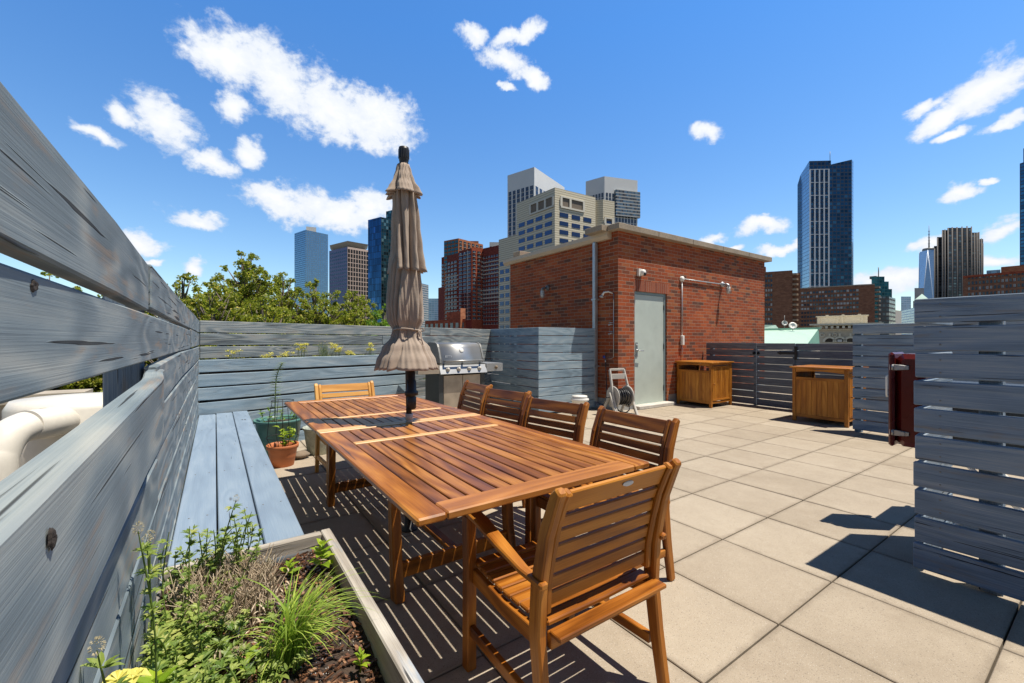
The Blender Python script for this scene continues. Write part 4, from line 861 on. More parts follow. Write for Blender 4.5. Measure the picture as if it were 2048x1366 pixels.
# ---------------- things on the roof beyond the left fence
def P(px,py,d):   # point seen at (px,py) at depth d, as a place in the world
    v=ray(px,py)*d; return Vector((v.x,v.y,v.z+CAMH))
t=thing('vent_pipe',(-2.2,1.6,-.6),0,'fat white vent duct elbow seen through the gap of the left fence','duct')
mb=MB(); pts=smooth([P(-12,1200,2.6),P(-10,960,2.6),P(-2,905,2.63),P(22,868,2.7),P(55,851,2.8)],8); mb.tube(pts,.095,28); obj('elbow',mb,M_DU,t)
mb=MB(); mb.tube([P(50,852,2.79),P(150,838,3.2)],.101,28); mb.tube([P(88,847,2.95),P(96,846,2.98)],.108,28); obj('sleeve',mb,M_DU,t)
mb=MB(); v=P(160,820,3.4); mb.lathe([(.0,-.6),(.40,-.6),(.40,.80),(.37,.86),(.0,.875)],(v.x,v.y,0),40); obj('drum',mb,M_DU,t)
mb=MB(); mb.box(-6.5,-1.0,5.6,5.85,-.62,.75); mb.box(-6.5,-1.0,5.55,5.9,.751,.83); obj('parapet_wall',mb,M_CC,label='beige concrete parapet wall beyond the left fence',cat='wall')
mb=MB(); mb.lathe([(0,.5),(.50,.5),(.55,.72),(.56,.84),(.0,.87)],(-2.15,3.1,-.02),32); mb.lathe([(.12,-.6),(.12,.49)],(-2.15,3.1,-.02),16); obj('roof_fan_cap',mb,M_CC,label='wide low grey roof vent cap beyond the left fence',cat='vent')

# ---------------- plants
def leaf(mb,p,d,n,L,Wd,r,fold=.25,m=0,curl=0.0):
    """kite leaf with a folded midrib"""
    p=Vector(p); d=Vector(d).normalized(); s=d.cross(Vector(n)); s=s.normalized() if s.length>1e-4 else Vector((1,0,0)); u=s.cross(d).normalized()
    k=len(mb.v); a=p+d*L*.35; b=p+d*L*.72-u*curl*L*.3; e=p+d*L-u*curl*L
    mb.v+=[tuple(p),tuple(a-s*Wd*.5+u*Wd*fold),tuple(a),tuple(a+s*Wd*.5+u*Wd*fold),tuple(b-s*Wd*.36+u*Wd*fold*.7),tuple(b),tuple(b+s*Wd*.36+u*Wd*fold*.7),tuple(e)]
    for f in ((0,2,1),(0,3,2),(1,2,5,4),(2,3,6,5),(4,5,7),(5,6,7)): mb.face([k+i for i in f],[(0,0)]*len(f),m,r)
def rdir(rr,zmin=-.3):
    while True:
        v=Vector((rr.uniform(-1,1),rr.uniform(-1,1),rr.uniform(zmin,1)))
        if .05<v.length<1: return v.normalized()
def sprig(mb,base,tip,nl,L,Wd,rr,mleaf=0,mstem=0,tri=True,srad=.0013,rb=(0,1),start=.15):
    b=Vector(base); tp=Vector(tip); mid=(b+tp)/2+Vector((rr.uniform(-.02,.02),rr.uniform(-.02,.02),.02)); pts=smooth([b,mid,tp],4); mb.tube(pts,[srad*1.3]*(len(pts)-2)+[srad,srad*.6],4,m=mstem,r=.3,caps=False)
    for i in range(nl):
        f=start+(1-start)*(i+rr.random())/nl; q=pts[min(int(f*(len(pts)-1)),len(pts)-1)]
        a=rr.uniform(0,6.28); d=Vector((math.cos(a),math.sin(a),rr.uniform(.1,.9))); r=rr.uniform(*rb)
        s=rr.uniform(.7,1.25)
        if tri:
            for o in (-.7,0,.7): leaf(mb,q+d*L*.1,(math.cos(a+o),math.sin(a+o),d.z),(0,0,1),L*s,Wd*s,r,curl=.15)
        else: leaf(mb,q,d,(0,0,1),L*s,Wd*s,r,curl=.25)
def G2(px,py,z):
    v=ray(px,py); k=(z-CAMH)/v.z; return (v.x*k,v.y*k,z)
# mulch chips
mb=MB(); rr=random.Random(5)
for i in range(2600):
    x=rr.uniform(-.14,.35); y=.9+.94*rr.random(); z=SZ+.012*math.sin(x*17+y*5)+.01*math.sin(y*13-x*7)+rr.uniform(0,.012)
    a=rr.uniform(0,3.14); L=rr.uniform(.006,.028); w_=rr.uniform(.003,.008); tl=rr.uniform(-.35,.35)
    d=Vector((math.cos(a),math.sin(a),tl)); mb.sweep([Vector((x,y,z))-d*L/2,Vector((x,y,z))+d*L/2],w_,.003,ch=0,r=rr.random()**1.5)
obj('bark_mulch',mb,M_MU,kind='stuff')
mb=MB()
for i in range(500):
    x=rr.uniform(-.12,.34); y=.9+.93*rr.random(); z=SZ+.03; k=len(mb.v); mb.lathe([(0,-.0016),(.0018,0),(0,.0018)],(x,y,SZ+.012*math.sin(x*17+y*5)+.01*math.sin(y*13-x*7)+rr.uniform(.004,.012)),5)
obj('perlite_grains',mb,M_WH,kind='stuff')
# weeds along the fence
mb=MB(); rr=random.Random(11)
for i in range(120):
    x=rr.triangular(-.14,.04,-.12); y=rr.uniform(1.0,1.80); h=rr.uniform(.04,.15)
    sprig(mb,(x,y,SZ),(x+rr.uniform(-.02,.06),y+rr.uniform(-.05,.05),SZ+h),7,.017,.0075,rr)
for i in range(34):
    x=rr.uniform(-.13,.10); y=rr.choice((rr.uniform(1.70,1.82),rr.uniform(1.30,1.8))); h=rr.uniform(.12,.24)
    sprig(mb,(x,y,SZ),(x+rr.uniform(-.02,.10),y+rr.uniform(-.08,.04),SZ+h),11,.019,.007,rr,start=.35)
TALL=[(.055,1.62,.80,-.03,1.66),(-.118,1.056,.95,-.10,1.10),(-.118,1.235,.87,-.09,1.25),(-.12,1.20,.875,-.12,1.27),(-.132,.80,.885,-.12,.95),(.10,1.66,.74,.06,1.66),(-.10,1.45,.80,-.09,1.45),(-.06,1.55,.77,-.06,1.52)]
for (tx,ty,tz,bx,by) in TALL: sprig(mb,(bx,by,SZ),(tx,ty,tz),16,.022,.008,rr,start=.3)
for i in range(34):
    x=rr.uniform(-.03,.16); y=rr.uniform(1.15,1.50); h=rr.uniform(.02,.07)
    sprig(mb,(x,y,SZ),(x+rr.uniform(-.05,.05),y+rr.uniform(-.05,.05),SZ+h),5,.026,.009,rr)
obj('clover_weeds',mb,M_LW,kind='stuff')
mb=MB()
heads=[(a_,b_,c_+.006) for a_,b_,c_,_,_ in TALL[:5]]+[(rr.uniform(-.1,.16),rr.uniform(1.2,1.7),SZ+rr.uniform(.06,.14)) for _ in range(16)]
for hx,hy,hz in heads:
    for k in range(110):
        d=rdir(rr,-.9); p=Vector((hx,hy,hz))+Vector((d.x*.006,d.y*.006,d.z*.009)); leaf(mb,p,d,(0,0,1),.004,.0012,rr.random())
obj('clover_heads',mb,M_FZ,kind='stuff')
mb=MB()
for i in range(750):
    x=rr.triangular(-.145,.0,-.12); y=rr.uniform(1.0,1.50); z=SZ+rr.uniform(.02,.11); a=rr.uniform(0,6.28); r=.45+.55*rr.random()
    for o in (-1.9,0,1.9): leaf(mb,(x,y,z),(math.cos(a+o),math.sin(a+o),.15),(0,0,1),.011,.011,r,fold=.1)
obj('small_leaf_cover',mb,M_LW,kind='stuff')
mb=MB(); rr=random.Random(21)
for i in range(900):
    a=rr.uniform(0,6.28); r0=.11*math.sqrt(rr.random()); x=.03+r0*math.cos(a)*1.25; y=1.60+r0*math.sin(a)*1.5; h=rr.uniform(.04,.15)
    p=[(x,y,SZ-.01),(x+rr.uniform(-.02,.02),y+rr.uniform(-.02,.02),SZ+h*.6),(x+rr.uniform(-.05,.05),y+rr.uniform(-.05,.05),SZ+h)]
    mb.tube(p,[.0022,.0018,.001],4,r=rr.random(),caps=False)
for i in range(340):
    x=.05+rr.gauss(0,.08); y=1.55+rr.gauss(0,.11); d=rdir(rr,-.1); leaf(mb,(min(x,.33),min(y,1.83),SZ+rr.uniform(.0,.07)),d,(0,0,1),rr.uniform(.015,.04),.005,rr.random(),curl=.3)
obj('dry_stems',mb,M_DRY,kind='stuff')
# grass tuft
mb=MB(); rr=random.Random(31)
for i in range(190):
    a=rr.gauss(-.35,.75) if rr.random()<.8 else rr.uniform(0,6.28); L=rr.uniform(.10,.29); lean=rr.uniform(.45,1.35); w_=rr.uniform(.0018,.0042)
    b=Vector((.155+rr.gauss(0,.018),1.235+rr.gauss(0,.02),SZ)); dh=Vector((math.cos(a),math.sin(a),0)); s=Vector((-math.sin(a),math.cos(a),0)); k=len(mb.v); N=9
    for j in range(N+1):
        f=j/N; th=lean*(.25+1.25*f); c=b+dh*(L*(1-math.cos(th*f))/max(th,.01)*1.2)+Vector((0,0,1))*(L*math.sin(min(th*f,2.2))/max(th,.01)); ww=w_*(1-f**2.2)*(.5+min(f*4,.5))
        mb.v+=[tuple(c-s*ww),tuple(c+s*ww)]
    r=rr.random()*.9+(.1 if rr.random()<.1 else 0)
    for j in range(N): mb.face([k+2*j,k+2*j+1,k+2*j+3,k+2*j+2],[(0,0)]*4,0,r,True)
obj('grass_tuft',mb,M_LG,label='bright green tuft of arching grass in the right half of the herb planter',cat='grass tuft')
def lime(c,h,nl,L,seed,label,name='leafy_herb',mat=None):
    mb=MB(); rr=random.Random(seed); mb.tube([c,(c[0]+.005,c[1],c[2]+h)],.0022,5,r=.3)
    for i in range(nl):
        f=(i+.5)/nl; a=i*2.4+rr.uniform(-.3,.3); l=L*(1.1-.5*f)*rr.uniform(.8,1.15); leaf(mb,(c[0],c[1],c[2]+h*(.25+.75*f)),(math.cos(a),math.sin(a),.25+.9*f),(0,0,1),l,l*.48,rr.random(),fold=.18,curl=.2)
    obj(name,mb,mat or M_LL,label=label,cat='plant')
lime((.315,1.66,SZ),.115,16,.062,1,'lime green leafy herb in the far right corner of the herb planter')
lime((.215,1.70,SZ),.055,9,.045,2,'small yellow green seedling left of the corner herb')
lime((.065,1.27,SZ),.04,5,.06,3,'lone pale seedling with two broad leaves near the front of the planter')
lime((.305,1.12,SZ),.05,12,.028,4,'tiny feathery seedling right of the grass tuft')
lime((-.105,1.17,SZ),.13,11,.085,5,'broad leaved bright green plant by the yellow flower at the bottom edge','broad_leaf_plant')
mb=MB(); rr=random.Random(8)
for k in range(2):
    cx,cy,cz=((-.128,.92,.765),(-.112,.945,.745))[k]
    for i in range(5):
        a=i*1.257+k; leaf(mb,(cx,cy,cz),(math.cos(a),math.sin(a),.35),(0,0,1),.023,.022,rr.random(),fold=.3,curl=.5)
    mb.tube([(cx+.01,cy+.01,SZ),(cx,cy,cz)],.0015,4,r=.2)
obj('yellow_flower',mb,M_YF,label='pale yellow flower in the bottom left corner of the planter',cat='flower')
mb=MB(); pts=[G2(a,b,.49) for a,b in ((563,1236),(548,1200),(515,1176),(480,1176),(444,1186),(405,1212),(372,1247),(351,1284),(365,1318),(399,1337),(454,1337),(520,1325))]
mb.tube(smooth(pts),.0035,7); pts=[G2(a,b,.475) for a,b in ((538,1199),(570,1194),(600,1188))]
obj('drip_tube',mb,M_HO,label='black irrigation tube looping through the weeds in the planter',cat='tube')
# succulents in the long back planter
def sedum(s,off,h,n,seed,label):
    rr=random.Random(seed); p=bk(s,off); mb=MB(); z0=1.05
    for i in range(n):
        x=p[0]+rr.gauss(0,.045); y=p[1]+rr.gauss(0,.03); hh=h*rr.uniform(.45,1); top=Vector((x+rr.gauss(0,.02),y+rr.gauss(0,.02),z0+hh)); mb.tube([(x,y,z0-.01),top],.002,4,m=1,r=.6,caps=False)
        for k in range(22): a=rr.uniform(0,6.28); q=top+Vector((math.cos(a),math.sin(a),0))*rr.uniform(0,.032)+Vector((0,0,rr.uniform(-.012,.014))); leaf(mb,q,(math.cos(a),math.sin(a),.6),(0,0,1),.020,.013,rr.random())
        for k in range(9): f=rr.random(); q=Vector((x,y,z0))+(top-Vector((x,y,z0)))*f; leaf(mb,q,rdir(rr,0),(0,0,1),.016,.004,rr.random(),m=1)
    for k in range(60): leaf(mb,(p[0]+rr.gauss(0,.06),p[1]+rr.gauss(0,.04),z0+rr.uniform(0,.03)),rdir(rr,.1),(0,0,1),.018,.007,rr.random(),m=1)
    obj('sedum',mb,[M_YF,M_LS],label=label,cat='plant',group='yellow flowering sedums in the back planter')
sedum(.30,.2,.15,5,1,'small yellow sedum nearest the left corner of the back planter')
sedum(.66,.2,.09,6,2,'second yellow sedum clump from the left in the back planter')
sedum(.90,.18,.11,6,3,'low yellow sedum clump, third from the left in the back planter')
sedum(1.12,.2,.24,12,4,'tall bright yellow sedum, the highest flowers of the back planter')
sedum(1.57,.2,.22,13,5,'tall yellow sedum right of the white allium')
sedum(1.76,.2,.10,7,6,'low yellow sedum to the right of the tall pair')
sedum(2.10,.2,.22,9,7,'yellow sedum next to the closed umbrella')
mb=MB(); rr=random.Random(77); p=bk(1.40,.18)
for i in range(46):
    x=p[0]+rr.gauss(0,.045); y=p[1]+rr.gauss(0,.03); hh=rr.uniform(.10,.25); q=Vector((x+rr.gauss(0,.03),y+rr.gauss(0,.02),1.05+hh)); mb.tube([(x,y,1.04),q],.0022,4,m=1,r=rr.random(),caps=False)
    if i%4==0:
        for k in range(16): leaf(mb,q,rdir(rr,-.4),(0,0,1),.013,.004,rr.random(),m=0)
obj('allium_clump',mb,[M_FZ,M_LS],label='grey green allium clump with pale heads between the yellow sedums',cat='plant')
mb=MB()
for i in range(700):
    s=rr.uniform(.05,2.65); p=bk(s,rr.uniform(.05,.26)); leaf(mb,(p[0],p[1],1.053+rr.uniform(0,.018)),rdir(rr,.1),(0,0,1),.016,.006,rr.random())
obj('creeping_sedum',mb,M_LS,kind='stuff')
# potted plants
mb=MB(); rr=random.Random(3); pts=smooth([(.555,5.50,.38),(.56,5.50,.7),(.575,5.50,.92),(.63,5.48,1.06)],7); mb.tube(pts,[.007]*10+[.006]*(len(pts)-10),6,r=.5)
for i in range(520):
    f=rr.random(); q=pts[int(f*(len(pts)-1))]; a=rr.uniform(0,6.28); l=.085*(1-.55*f)+.012; leaf(mb,q,(math.cos(a),math.sin(a),.5-.3*(1-f)),(0,0,1),l,.005,rr.random()*.6,curl=.3)
obj('asparagus_fern',mb,M_LS,label='tall wispy green stalk plant growing up from the green pot',cat='plant')
mb=MB()
for k in range(10):
    a=k*.7; x=.60+.15*math.cos(a); y=5.56+.15*math.sin(a)*.8; sprig(mb,(x,y,.38),(x+.05*math.cos(a),y-.03,.38+rr.uniform(.06,.16)),8,.05,.022,rr,tri=False)
obj('potted_herb',mb,M_LB,label='low bushy herb around the rim of the green pot',cat='plant')
mb=MB()
for k in range(6):
    a=k*1.05; sprig(mb,(.60,5.07,.19),(.63+.08*math.cos(a),5.06+.08*math.sin(a),.30+rr.uniform(.0,.18)),7,.06,.034,rr,tri=False)
obj('potted_pepper',mb,M_LL,label='yellow green leafy plant inside the wire cage of the terracotta pot',cat='plant')
mb=MB(); mb.tube([(1.0,5.4,.28),(1.0,5.4,.62)],.003,5); sprig(mb,(1.0,5.4,.28),(1.02,5.38,.40),5,.03,.014,rr)
obj('staked_seedling',mb,M_LS,label='thin staked seedling in the stone pot',cat='plant')
mb=MB()
for i in range(60): leaf(mb,(.42+rr.gauss(0,.05),5.62+rr.gauss(0,.04),.0+rr.uniform(0,.10)),rdir(rr,.1),(0,0,1),.05,.025,rr.random())
obj('fallen_leaves',mb,M_DRY,kind='stuff')
mb=MB()
for i in range(260): leaf(mb,(-.92+rr.gauss(0,.14),5.30+rr.gauss(0,.08),.62+rr.uniform(0,.09)),rdir(rr,.1),(0,0,1),.05,.03,rr.random())
mb2=MB(); mb2.box(-1.25,-.60,5.08,5.52,-.6,.64); o=obj('sedum_planter',mb2,M_CC,label='low concrete planter of yellow sedum beyond the left fence',cat='planter'); so=obj('sedum_cover',mb,M_LL,o); so['kind']='stuff'

# ---------------- trees beyond the fences
def tree(x,y,z0,h,cr,seed,label,mat=M_LT,leafs=15000,ls=.105,clumps=60,top=None,shape=1.0,group='street trees beyond the back fence'):
    rr=random.Random(seed); t=thing('street_tree',(x,y,z0),0,label,'tree',group); zt=z0+h; cbz=zt-8.5
    tr=MB(); tr.tube([(x,y,z0),(x+.1,y,z0+h*.35),(x-.05,y+.1,z0+h*.62),(x,y,zt-.5)],[.28,.22,.13,.03],8)
    cs=[]; cb=cbz
    for i in range(clumps//5):          # upright limbs, each carrying a column of small leafy clumps
        a=rr.uniform(0,6.28); q=cr*math.sqrt(rr.random()); hx,hy=x+q*math.cos(a),y+q*math.sin(a)
        th=zt-(zt-cb)*.42*(q/cr)**1.3*rr.uniform(.5,1.2) if i else zt
        if i==0: hx,hy=x,y
        for k in range(7):
            z=th-.25-k*rr.uniform(.42,.75); s_=rr.uniform(.16,.30)+.055*k; sp=.10+.16*k
            cs.append((Vector((hx+rr.gauss(0,sp),hy+rr.gauss(0,sp),z)),s_))
    if top: cs+=[(Vector(p),s) for p,s in top]
    for c,s in cs:
        zz=max(z0+h*.3,c.z-rr.uniform(.8,2.2)); tr.tube([(x+rr.uniform(-.1,.1),y,min(zz,zt-.8)),(lerp(x,c.x,.5),lerp(y,c.y,.5),lerp(zz,c.z,.45)),tuple(c+Vector((0,0,s*.5)))],[.06,.04,.012],5)
    obj('trunk',tr,M_BA,t)
    n=len(cs); tot=sum(s**2 for c,s in cs); import numpy as np
    V=[];F=[];Rr=[]
    for c,s in cs:
        nl=int(leafs*s*s/tot)+60
        shoots=[]
        for k in range(max(3,int(nl/28))):
            d=rdir(rr,-.6); shoots.append((c+Vector((d.x,d.y,d.z*.8))*s*rr.uniform(.3,1.15),rr.uniform(.08,.24)*(.6+s*.6)))
        for k in range(nl):
            sc_,sr=shoots[k%len(shoots)]; p=sc_+rdir(rr,-1)*sr*rr.random()**.4; d=rdir(rr,-.8); l=ls*rr.uniform(.6,1.3)
            nn=rdir(rr,.0); s1=d.cross(nn); 
            if s1.length<.01: continue
            s1.normalize(); u=s1.cross(d); i=len(V); V+=[tuple(p),tuple(p+d*l*.45+s1*l*.42+u*l*.1),tuple(p+d*l),tuple(p+d*l*.45-s1*l*.42+u*l*.1)]; F.append((i,i+1,i+2,i+3)); Rr.append(min(1,max(0,rr.gauss(.5,.28))))
    lm=MB(); lm.v=V; lm.f=[list(f) for f in F]; lm.uv=[[(0,0)]*4]*len(F); lm.m=[0]*len(F); lm.r=Rr; lm.sm=[False]*len(F)
    obj('crown',lm,mat,t)
def tr_at(px,ytop,d,cr,seed,label,**k):
    q=P(px,ytop,d); tree(q.x,q.y,-16.0,q.z+16.0,cr,seed,label,**k)
G1='street trees beyond the back fence'
tr_at(487,497,22,2.5,1,'tallest street tree, its narrow top rising left of the glass towers',clumps=150,leafs=42000)
tr_at(365,540,20,3.0,2,'street tree whose crown stands directly behind the left corner of the back fence',clumps=190,leafs=42000)
tr_at(566,543,23,2.4,3,'street tree with two upright tufts, right of the tallest tree',clumps=150,leafs=28000)
tr_at(630,555,25,3.0,4,'street tree in front of the pale blue glass tower',clumps=200,leafs=36000)
tr_at(705,580,27,3.6,5,'low street tree in front of the purple grey office tower',clumps=210,leafs=36000)
tr_at(425,560,18,2.6,12,'low street tree filling the gap before the tallest tree',clumps=170,leafs=28000)
tr_at(525,585,19,2.6,13,'low street tree just above the middle of the back fence',clumps=200,leafs=32000)
tr_at(768,600,21,.9,6,'small bright green tree beside the closed umbrella',mat=M_LB,clumps=50,leafs=8000,ls=.12)
tr_at(-10,520,17,2.8,7,'leftmost street tree, seen between the top boards of the left fence',clumps=150,leafs=26000)
tr_at(95,535,19,3.0,8,'street tree behind the left fence, nearer its dark post',clumps=150,leafs=26000)
tr_at(235,555,20,3.0,9,'street tree hidden mostly by the top board of the left fence',clumps=150,leafs=22000)
# ---------------- the city beyond
GZ0=-16.0
def foot(pts,d0,i0=0,depth=25.0,zt=None):
    """pts [(px,ytop)] along one roof line at one height, d0 = depth of pts[i0]; returns world polygon and roof height"""
    zt=CAMH+(HY-pts[i0][1])*d0/F0; poly=[]
    for (px,y) in pts:
        d=(zt-CAMH)*F0/(HY-y); v=ray(px,0); poly.append((v.x*d,v.y*d))
    a,b=Vector(poly[0]),Vector(poly[-1]); ctr=Vector((a+b)/2); out=ctr.normalized()
    poly=poly+[tuple(b+out*depth),tuple(a+out*depth)]
    return poly,zt
def wallrc(A,B,z0,z1,rows,cols,fw,fh,name,par,me_mats,frame=None,mx=.0,my=.0,budget=None,skip=None,proud=.06,split=1,vary=None,rowoff=0):
    """rows x cols windows on wall A->B (left to right as seen). Individual objects while budget lasts, rest in one mesh."""
    A=Vector((A[0],A[1]));B=Vector((B[0],B[1])); L=(B-A).length; d=(B-A)/L; nrm=Vector((d.y,-d.x)); 
    if nrm.dot(-(A+B)/2)<0: nrm=-nrm
    cw=(L-2*mx)/cols; rh=(z1-z0-2*my)/rows; ww=cw*fw; wh=rh*fh
    def geom(mb,cx,cy,cz,loc=True):
        def q(a,b,c,dp,e,m):    # a..b along, c..e up
            pts=[]
            for (s_,u_) in ((a,c),(b,c),(b,e),(a,e)):
                for dd in (0,dp):
                    pts.append((cx+d.x*s_+nrm.x*dd,cy+d.y*s_+nrm.y*dd,cz+u_))
            n=len(mb.v); mb.v+=pts
            for f in ((1,3,5,7),(0,1,7,6),(2,4,5,3),(0,2,3,1),(6,7,5,4)): mb.face([n+i for i in f],[(0,0)]*4,m,rng.random())
        q(-ww/2,ww/2,-wh/2,proud,wh/2,0)
        if frame is not None:
            q(-ww/2-.06,ww/2+.06,-wh/2-frame,proud*2.2,-wh/2+.02,1)
            for k in range(1,split): xx=-ww/2+ww*k/split; q(xx-.05,xx+.05,-wh/2,proud*1.6,wh/2,1)
    proto=[None,None,None]; rest=MB(); cnt=0
    for r in range(rows):
        for c in range(cols):
            if skip and skip(r,c): continue
            cx,cy=A.x+d.x*(mx+cw*(c+.5)),A.y+d.y*(mx+cw*(c+.5)); cz=z1-my-rh*(r+.5)
            if budget and budget[0]>0:
                budget[0]-=1; v=rng.randrange(3)
                if proto[v] is None:
                    mb=MB(); geom(mb,par['_l'][0],par['_l'][1],par['_l'][2]); mats=list(me_mats)
                    if vary: mats[0]=vary[v%len(vary)]
                    o=obj(name,mb,mats,par); proto[v]=o
                else: o=proto[v].copy(); o.parent=par; sc.collection.objects.link(o)
                o.location=(cx-par['_l'][0],cy-par['_l'][1],cz-par['_l'][2])
            else: geom(rest,cx,cy,cz)
    if rest.v: o=obj(name+'_rows',rest,list(me_mats),par); o['kind']='stuff'
def tower(name,label,pts,d0,i0,mat,top=M_RF,depth=25.0,z0=GZ0,cat='building'):
    poly,zt=foot(pts,d0,i0,depth); c=(sum(p[0] for p in poly)/len(poly),sum(p[1] for p in poly)/len(poly),z0)
    t=thing(name,c,0,label,cat); mb=MB(); mb.prism(poly,z0,zt,0,1); obj('walls',mb,[mat,top],t); return t,poly,zt
F_BL=facade('pale_blue_curtain_wall',(.20,.36,.50),(.10,.17,.25),3.2,3.4,.24,.22,.8,.08,(.22,.40,.54,.95))
F_PU=plain('purple_grey_granite',(.17,.17,.32),.5,.1,.06,.2); F_PK=plain('pink_granite',(.58,.44,.36),.6,0,.08,.2)
F_DB=facade('dark_blue_curtain_wall',(.03,.11,.24),(.008,.02,.045),3.0,6.8,.08,.05,.85,.4,(.06,.18,.42,.9))
F_DG=facade('dark_green_curtain_wall',(.03,.09,.10),(.010,.025,.03),2.6,3.4,.14,.10,.8,.8,(.25,.40,.36,.9))
F_GW=plain('white_grey_cladding',(.72,.72,.70),.6,0,.05,.1); F_GL=plain('light_concrete_cladding',(.60,.585,.55),.6,0,.05,.1)
W_DK=glassy('dark_window_glass',(.06,.09,.13),.6,.15); W_BL=glassy('blue_window_glass',(.04,.07,.15),.5,.15); W_GN=glassy('grey_window_glass',(.14,.18,.20),.5,.2); W_LT=glassy('window_with_blinds',(.50,.50,.47),.1,.4)
W_BR=glassy('brown_window_glass',(.05,.04,.035),.5,.2); FR_W=plain('white_window_frame',(.62,.60,.55),.6,0,.05); FR_D=plain('dark_window_frame',(.05,.05,.05),.6,0,.05)
M_CS,nt,b=newmat('cream_precast_panel')
uvn=nt.nodes.new('ShaderNodeUVMap'); s=nt.nodes.new('ShaderNodeSeparateXYZ'); nt.links.new(uvn.outputs[0],s.inputs[0])
rib=mth(nt,'FRACT',mth(nt,'DIVIDE',s.outputs[1],.82)); rk=mth(nt,'GREATER_THAN',rib,.58)
nt.links.new(mixc(nt,rk,(.72,.65,.49),(.52,.455,.32)),b.inputs['Base Color']); b.inputs['Roughness'].default_value=.8
bp=nt.nodes.new('ShaderNodeBump'); setin(nt,bp,{'Strength':1.0,'Distance':.25,'Height':mth(nt,'SUBTRACT',1.0,rk)}); nt.links.new(bp.outputs[0],b.inputs['Normal'])
B_RD=brick('tower_red_brick',[(0,(.28,.062,.03)),(.5,(.38,.085,.04)),(1,(.44,.11,.055))],bw=1.2,bh=.4,mortar=(.27,.07,.04),ms=.03)
B_MR=brick('tower_maroon_brick',[(0,(.17,.036,.028)),(.5,(.23,.05,.035)),(1,(.29,.07,.045))],bw=1.2,bh=.4,mortar=(.16,.04,.03),ms=.03)
B_OR=brick('orange_brick',[(0,(.34,.12,.06)),(.5,(.42,.155,.075)),(1,(.48,.20,.10))],bw=1.2,bh=.4,mortar=(.40,.16,.09),ms=.03)
B_BN=brick('brown_brick',[(0,(.25,.115,.07)),(.5,(.31,.145,.085)),(1,(.37,.18,.105))],bw=.8,bh=.3,mortar=(.20,.09,.055),ms=.03)
BAND=plain('pale_stone_band',(.55,.50,.42),.7,0,.08,.3)
def bands(par,A,B,zs,h,mat=BAND,proud=.25,name='band'):
    A=Vector((A[0],A[1]));B=Vector((B[0],B[1])); d=(B-A).normalized(); nrm=Vector((d.y,-d.x)); 
    if nrm.dot(-(A+B)/2)<0: nrm=-nrm
    mb=MB()
    for z in zs:
        q=[A,B,B+nrm*proud,A+nrm*proud]; mb.prism([tuple(x) for x in q],z,z+h)
    obj(name,mb,mat,par)
def zpx(y,d): return CAMH+(HY-y)*d/F0
def dep(p): return p[0]*S_+p[1]*C_
# 1 pale blue glass tower
t,poly,zt=tower('glass_tower','pale blue glass tower with a grey roof box, leftmost of the skyline',[(589,467),(611,459.5),(656,469)],700,1,F_BL)
mb=MB(); c=poly[1]; o=Vector(c).normalized(); s=Vector((o.y,-o.x)); q=[Vector(c)+o*8+s*a+o*b for a,b in ((1,0),(16,0),(16,14),(1,14))]; mb.prism([tuple(x) for x in q],zt,zt+7.5); obj('roof_box',mb,F_GL,t)
# 2 purple office tower
t,poly,zt=tower('office_tower','purple grey office tower with a pink gridded side and a flared crown',[(658.5,502),(695,493.5),(737,500.5)],500,1,F_PU)
bud=[100]
wallrc(poly[1],poly[2],GZ0+40,zt-2,16,8,.78,.84,'window',t,[W_BR,F_PK],budget=bud,proud=.3)
mb=MB(); A=Vector(poly[1]);B=Vector(poly[2]); mb2=MB(); n_=(B-A).normalized(); nn=Vector((n_.y,-n_.x)); nn=nn if nn.dot(-A)>0 else -nn
mb.prism([tuple(A),tuple(B),tuple(B+nn*.25),tuple(A+nn*.25)],GZ0,zt); obj('pink_grid',mb,F_PK,t)
wallrc(poly[0],poly[1],GZ0+40,zt-2,20,9,.62,.42,'window',t,[W_DK,F_PU],budget=bud,proud=.2)
mb=MB(); C0=Vector((sum(p[0] for p in poly)/5,sum(p[1] for p in poly)/5)); low=[tuple(C0+(Vector(p)-C0)*.72) for p in poly]; hi=[tuple(C0+(Vector(p)-C0)*.98) for p in poly]
n=len(mb.v); K=5
for p in low: mb.v.append((p[0],p[1],zt))
for p in hi: mb.v.append((p[0],p[1],zt+7))
for k in range(K): mb.face([k,(k+1)%K,K+(k+1)%K,K+k],[(0,0)]*4)
mb.face([K+k for k in range(K)],[(0,0)]*K); obj('crown',mb,plain('tan_crown_panel',(.42,.36,.28),.7,0,.05,.2),t)
# 3 dark blue glass
t,poly,zt=tower('glass_tower','dark blue patchwork glass tower with a greenish side, behind the umbrella',[(736,440),(762.5,433.5)],450,1,F_DB,depth=30)
A=Vector(poly[1]); mb=MB(); q=foot([(762.5,433.5),(800,441)],450,0,20)[0]; mb.prism(q,GZ0,zt-.3,0,1); obj('green_side',mb,[F_DG,M_RF],t)
mb=MB(); q=foot([(772,425),(800,418)],470,0,16)[0]; mb.prism(q,zt-20,zpx(423,470),0,1); obj('roof_box',mb,[F_DG,M_RF],t)
# slim things right of the umbrella
tower('grey_apartment_tower','slim grey tower with pale balconies just right of the umbrella',[(840,566),(857,570)],600,0,facade('grey_balcony_wall',(.05,.09,.13),(.40,.39,.37),2.5,3.2,.2,.35,.5,.5))
tower('glass_block','hazy pale glass block between the umbrella and the red brick tower',[(857,597),(880,597)],900,0,facade('pale_glass_wall',(.36,.55,.66),(.55,.62,.66),6,4.5,.08,.2,.3,.15))
